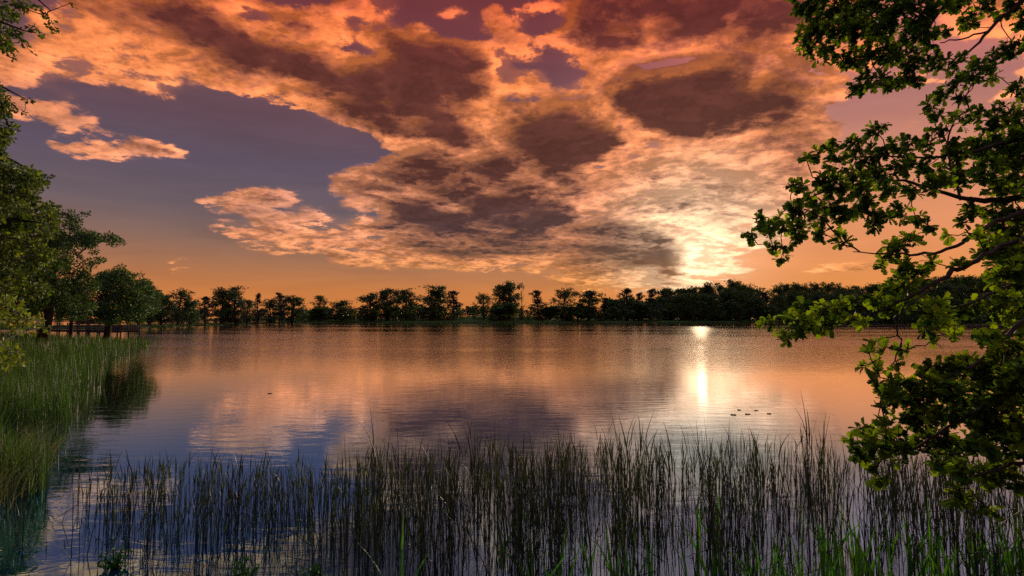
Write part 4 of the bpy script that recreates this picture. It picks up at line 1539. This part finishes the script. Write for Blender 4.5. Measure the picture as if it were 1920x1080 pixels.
def build_bank_reeds():
    rng = np.random.default_rng(12)
    g = Geo()
    N = 42000
    az = rng.uniform(math.radians(-50), math.radians(-28), N)
    Y = np.exp(rng.uniform(math.log(7.0), math.log(66), N))
    X = np.tan(az) * Y
    s = poly_sd(X, Y, LEFT_BANK)
    outer = -np.interp(Y, [7, 11, 18, 30, 50, 66], [1.5, 1.8, 1.8, 1.5, 2.4, 3.0]) * (1 + .35 * np.sin(Y * .9) + .2 * np.sin(Y * 2.3))
    ok = (s > outer) & (s < 9)
    X, Y, s = X[ok], Y[ok], s[ok]
    n_ = len(X)
    B = np.stack([X, Y, np.maximum(land_height(X, Y), -.1) - .05], -1)
    h = rng.uniform(.65, 1.35, n_) * np.interp(s, [-3, 0, 4, 9], [1.05, 1.0, .8, .5]) * np.interp(Y, [7, 20, 66], [.82, 1, .85])
    run = h * np.abs(rng.normal(size=n_)) * .24
    a = rng.uniform(0, 6.28, n_)
    w = rng.uniform(.012, .024, n_) * np.interp(Y, [7, 20, 66], [.8, 1.3, 3.0])
    tip = np.clip(rng.normal(.55, .25, n_), 0, 1)
    base_t = np.clip(rng.normal(.05, .1, n_), 0, 1)
    blades(g, rng, B, h, w, np.stack([np.cos(a) * run, np.sin(a) * run], -1), 1.9, base_t, 4, tip)
    tag(g.build('bank_reeds', M_BANKREED), 'bright green reed bed along the left bank', 'reeds', kind='stuff')
    # long pale blades arching out at the near corner
    g = Geo()
    n_ = 620
    px = rng.uniform(-80, 170, n_)
    Y = rng.uniform(7.6, 11.5, n_)
    B = np.array([ground_at(p, y, -.02) for p, y in zip(px, Y)])
    B[:, 0] = np.minimum(B[:, 0], -np.interp(Y, [7.6, 11.5], [6.6, 8.9]) - rng.uniform(0, .8, n_))
    h = rng.uniform(.35, .85, n_)
    run = rng.uniform(.15, .75, n_)
    a = rng.normal(0, .7, n_)
    blades(g, rng, B, h, rng.uniform(.008, .014, n_), np.stack([np.cos(a) * run, np.sin(a) * run], -1), 2.2, np.clip(rng.normal(.3, .3, n_), 0, 1), 7)
    tag(g.build('sedge_grass', M_DRYGRASS), 'pale arching sedge blades at the water edge on the left', 'grass', kind='stuff')
    # grass along the causeway and the far shore
    g = Geo()
    for poly, n_, hh in ((CAUSEWAY, 5000, .5), (FAR_BANK, 9000, .9)):
        P = np.asarray(poly[:13] if poly is FAR_BANK else poly, float)
        seg = np.hypot(*(P[1:] - P[:-1]).T)
        cum = np.concatenate([[0], np.cumsum(seg)])
        q = rng.uniform(0, cum[-1], n_)
        bx = np.interp(q, cum, P[:, 0]) + rng.normal(size=n_) * 1.2
        by = np.interp(q, cum, P[:, 1]) + rng.normal(size=n_) * 1.2 + .5
        B = np.stack([bx, by, np.maximum(land_height(bx, by), -.02)], -1)
        h = rng.uniform(.4, 1.3, n_) * hh
        blades(g, rng, B, h, .22, rng.normal(size=(n_, 2)) * .15, 1.5, rng.uniform(0, .5, n_), 2)
    tag(g.build('shore_grass', M_BANKREED), 'dark grass fringe along the causeway and far shore', 'grass', kind='stuff')


build_bank_reeds()


def weed(px, py, Y, h, label):
    rng = np.random.default_rng(int(px))
    p = at(px, py, Y)
    base = np.array([p[0], Y, -.1])
    e = empty('water_weed', base, label, 'plant')
    sg, lg = Geo(), Geo()
    for k in range(16):
        a, b_ = rng.uniform(0, 6.28), rng.uniform(.02, .16)
        top = np.array([math.cos(a) * b_, math.sin(a) * b_, (h + .1) * rng.uniform(.6, 1.0)])
        sg.tube([[0, 0, 0], top * [.4, .4, .55], top], [.006, .004, .002], 4)
        m_ = 22
        f = rng.uniform(.35, 1.0, m_)
        P = f[:, None] * top + rng.normal(size=(m_, 3)) * .008
        leaves_geo(lg, rng, P, rng.normal(size=(m_, 3)) * [1, 1, .5] + [0, 0, .4], rng.uniform(.02, .045, m_), OVATE, rng.uniform(0, .7, m_), .5)
    sg.build('stems', M_REED, e)
    lg.build('leaves', M_GREENREED, e)


weed(455, 1075, 5.7, .22, 'small leafy water weed between sparse stems at the bottom edge')
weed(590, 1075, 5.7, .22, 'leafy water weed at the bottom edge where the dense stems begin')
weed(215, 1040, 6.1, .2, 'leafy water weed lowest on the left under the dark reflection')


# ------------------------------------------------------------------ floating lily pads
def pad(px, py, r, label, group=None):
    x, y = shore(px, py)
    rng = np.random.default_rng(int(px * 3 + py))
    g = Geo()
    th = np.linspace(.25, 6.03, 18)
    rr = r * (1 + .06 * rng.normal(size=18))
    top = np.stack([rr * np.cos(th), rr * np.sin(th), .012 + .004 * rng.normal(size=18)], -1)
    V = np.concatenate([[[0, 0, .014]], top, top - [0, 0, .01]])
    g.add(V, [[0, i, i + 1] for i in range(1, 18)])
    g.add(V, [[i, i + 18, i + 19, i + 1] for i in range(1, 18)])
    o = g.build('lily_pad', M_PAD)
    o.location = (x, y, .002)
    o.rotation_euler = (0, 0, rng.uniform(0, 6.28))
    tag(o, label, 'lily pad', group)


for (px, py, r) in [(1375, 778, .22), (1402, 777, .22), (1386, 769, .16), (1418, 770, .16), (1442, 776, .18)]:
    pad(px, py, r * .32, 'dark floating lily pad in the small patch right of the glitter', 'lily pads by the sun glitter')
pad(506, 738, .07, 'lone lily pad floating in the cloud reflection on the left')


# ------------------------------------------------------------------ jetty, boardwalk and bridge on the left
def rail_run(name, label, cat, A, Bp, deck, width, post_gap, rail_h, slats=False, ends=False):
    A, Bp = np.asarray(A, float), np.asarray(Bp, float)
    L = float(np.linalg.norm(Bp - A))
    ang = math.atan2(Bp[1] - A[1], Bp[0] - A[0])
    e = empty(name, (A[0], A[1], 0), label, cat)
    e.rotation_euler = (0, 0, ang)
    g = Geo()
    nb = int(L / .16)
    for k in range(nb):
        g.box((L * (k + .5) / nb, 0, deck), (L / nb - .02, width, .06))
    g.build('deck', M_WOOD, e)
    for s in (-1, 1):
        g = Geo()
        g.box((L / 2, s * (width / 2 - .12), deck - .14), (L, .12, .2))
        g.build('beam', M_WOOD, e)
    m_ = max(2, int(L / post_gap) + 1)
    for s in (-1, 1):
        for k in range(m_):
            x = .1 + (L - .2) * k / (m_ - 1)
            g = Geo()
            g.box((x, s * (width / 2 + .07), (deck + rail_h - 1.2) / 2 + .1), (.13, .13, deck + rail_h + 1.0))
            g.build('post', M_WOOD, e)
        g = Geo()
        g.box((L / 2, s * (width / 2 + .07), deck + rail_h + .145), (L, .17, .07))
        g.build('handrail', M_WOOD, e)
        if slats:
            g = Geo()
            ns = int(L / .28)
            for k in range(ns):
                g.box((.1 + (L - .2) * (k + .5) / ns, s * (width / 2 + .17), deck + rail_h / 2), (.15, .03, rail_h - .1))
            g.build('slats', M_WOOD, e)
        else:
            g = Geo()
            g.box((L / 2, s * (width / 2 + .16), deck + rail_h * .5), (L, .04, .12))
            g.build('mid_rail', M_WOOD, e)
    if ends:
        g = Geo()
        ns = int(width / .28)
        for k in range(ns):
            g.box((L + .05, -width / 2 + width * (k + .5) / ns, deck + rail_h / 2), (.03, .15, rail_h))
        g.build('end_slats', M_WOOD, e)
    return e


rail_run('boardwalk', 'wooden boardwalk with post and rail sides running to the jetty', 'boardwalk', (-67.5, 82), (-58.6, 80), .95, 1.6, 1.7, 1.05)
rail_run('jetty', 'dark wooden jetty platform with slatted railing over the water', 'jetty', (-58.4, 80), (-53.0, 79.3), .90, 3.2, 1.8, .85, True, True)
rail_run('footbridge', 'pale slatted footbridge beyond the boardwalk under the trees', 'bridge', (-114, 148), (-103.5, 150), 1.35, 2.2, 2.6, 1.0, True)


def low_jetty():
    Y = 172.0
    x0, x1 = (1556 - 960) / F * Y, (1990 - 960) / F * Y
    e = empty('floating_walkway', (x0, Y, 0), 'long low dark walkway lying on the water behind the oak boughs', 'walkway')
    L = x1 - x0
    g = Geo()
    nb = int(L / .6)
    for k in range(nb):
        g.box((L * (k + .5) / nb, 0, .40), (L / nb - .03, 2.0, .08))
    g.build('deck', M_WOOD, e)
    g = Geo()
    g.box((L / 2, -.9, .22), (L, .18, .28))
    g.box((L / 2, .9, .22), (L, .18, .28))
    g.build('beam', M_WOOD, e)
    for k in range(18):
        g = Geo()
        g.box((L * (k + .5) / 18, 0, .06), (1.8, 1.5, .40))
        g.build('float', M_WOOD, e)


low_jetty()


# ------------------------------------------------------------------ trodden path on the left bank
def build_path():
    t = np.linspace(0, 1, 40)
    cx = -48 - 22 * t
    cy = 55 + 6 * t + 1.5 * np.sin(t * 6)
    V, Fq = [], []
    for i in range(40):
        for s in (-1, 0, 1):
            x, y = cx[i], cy[i] + s * 1.5 * (.8 + .3 * math.sin(i * .9 + s))
            V.append((x, y, zland(x, y) + .05))
    for i in range(39):
        for s in range(2):
            a = i * 3 + s
            Fq.append([a, a + 3, a + 4, a + 1])
    g = Geo()
    g.add(V, Fq)
    tag(g.build('path', M_DIRT), kind='structure')


build_path()
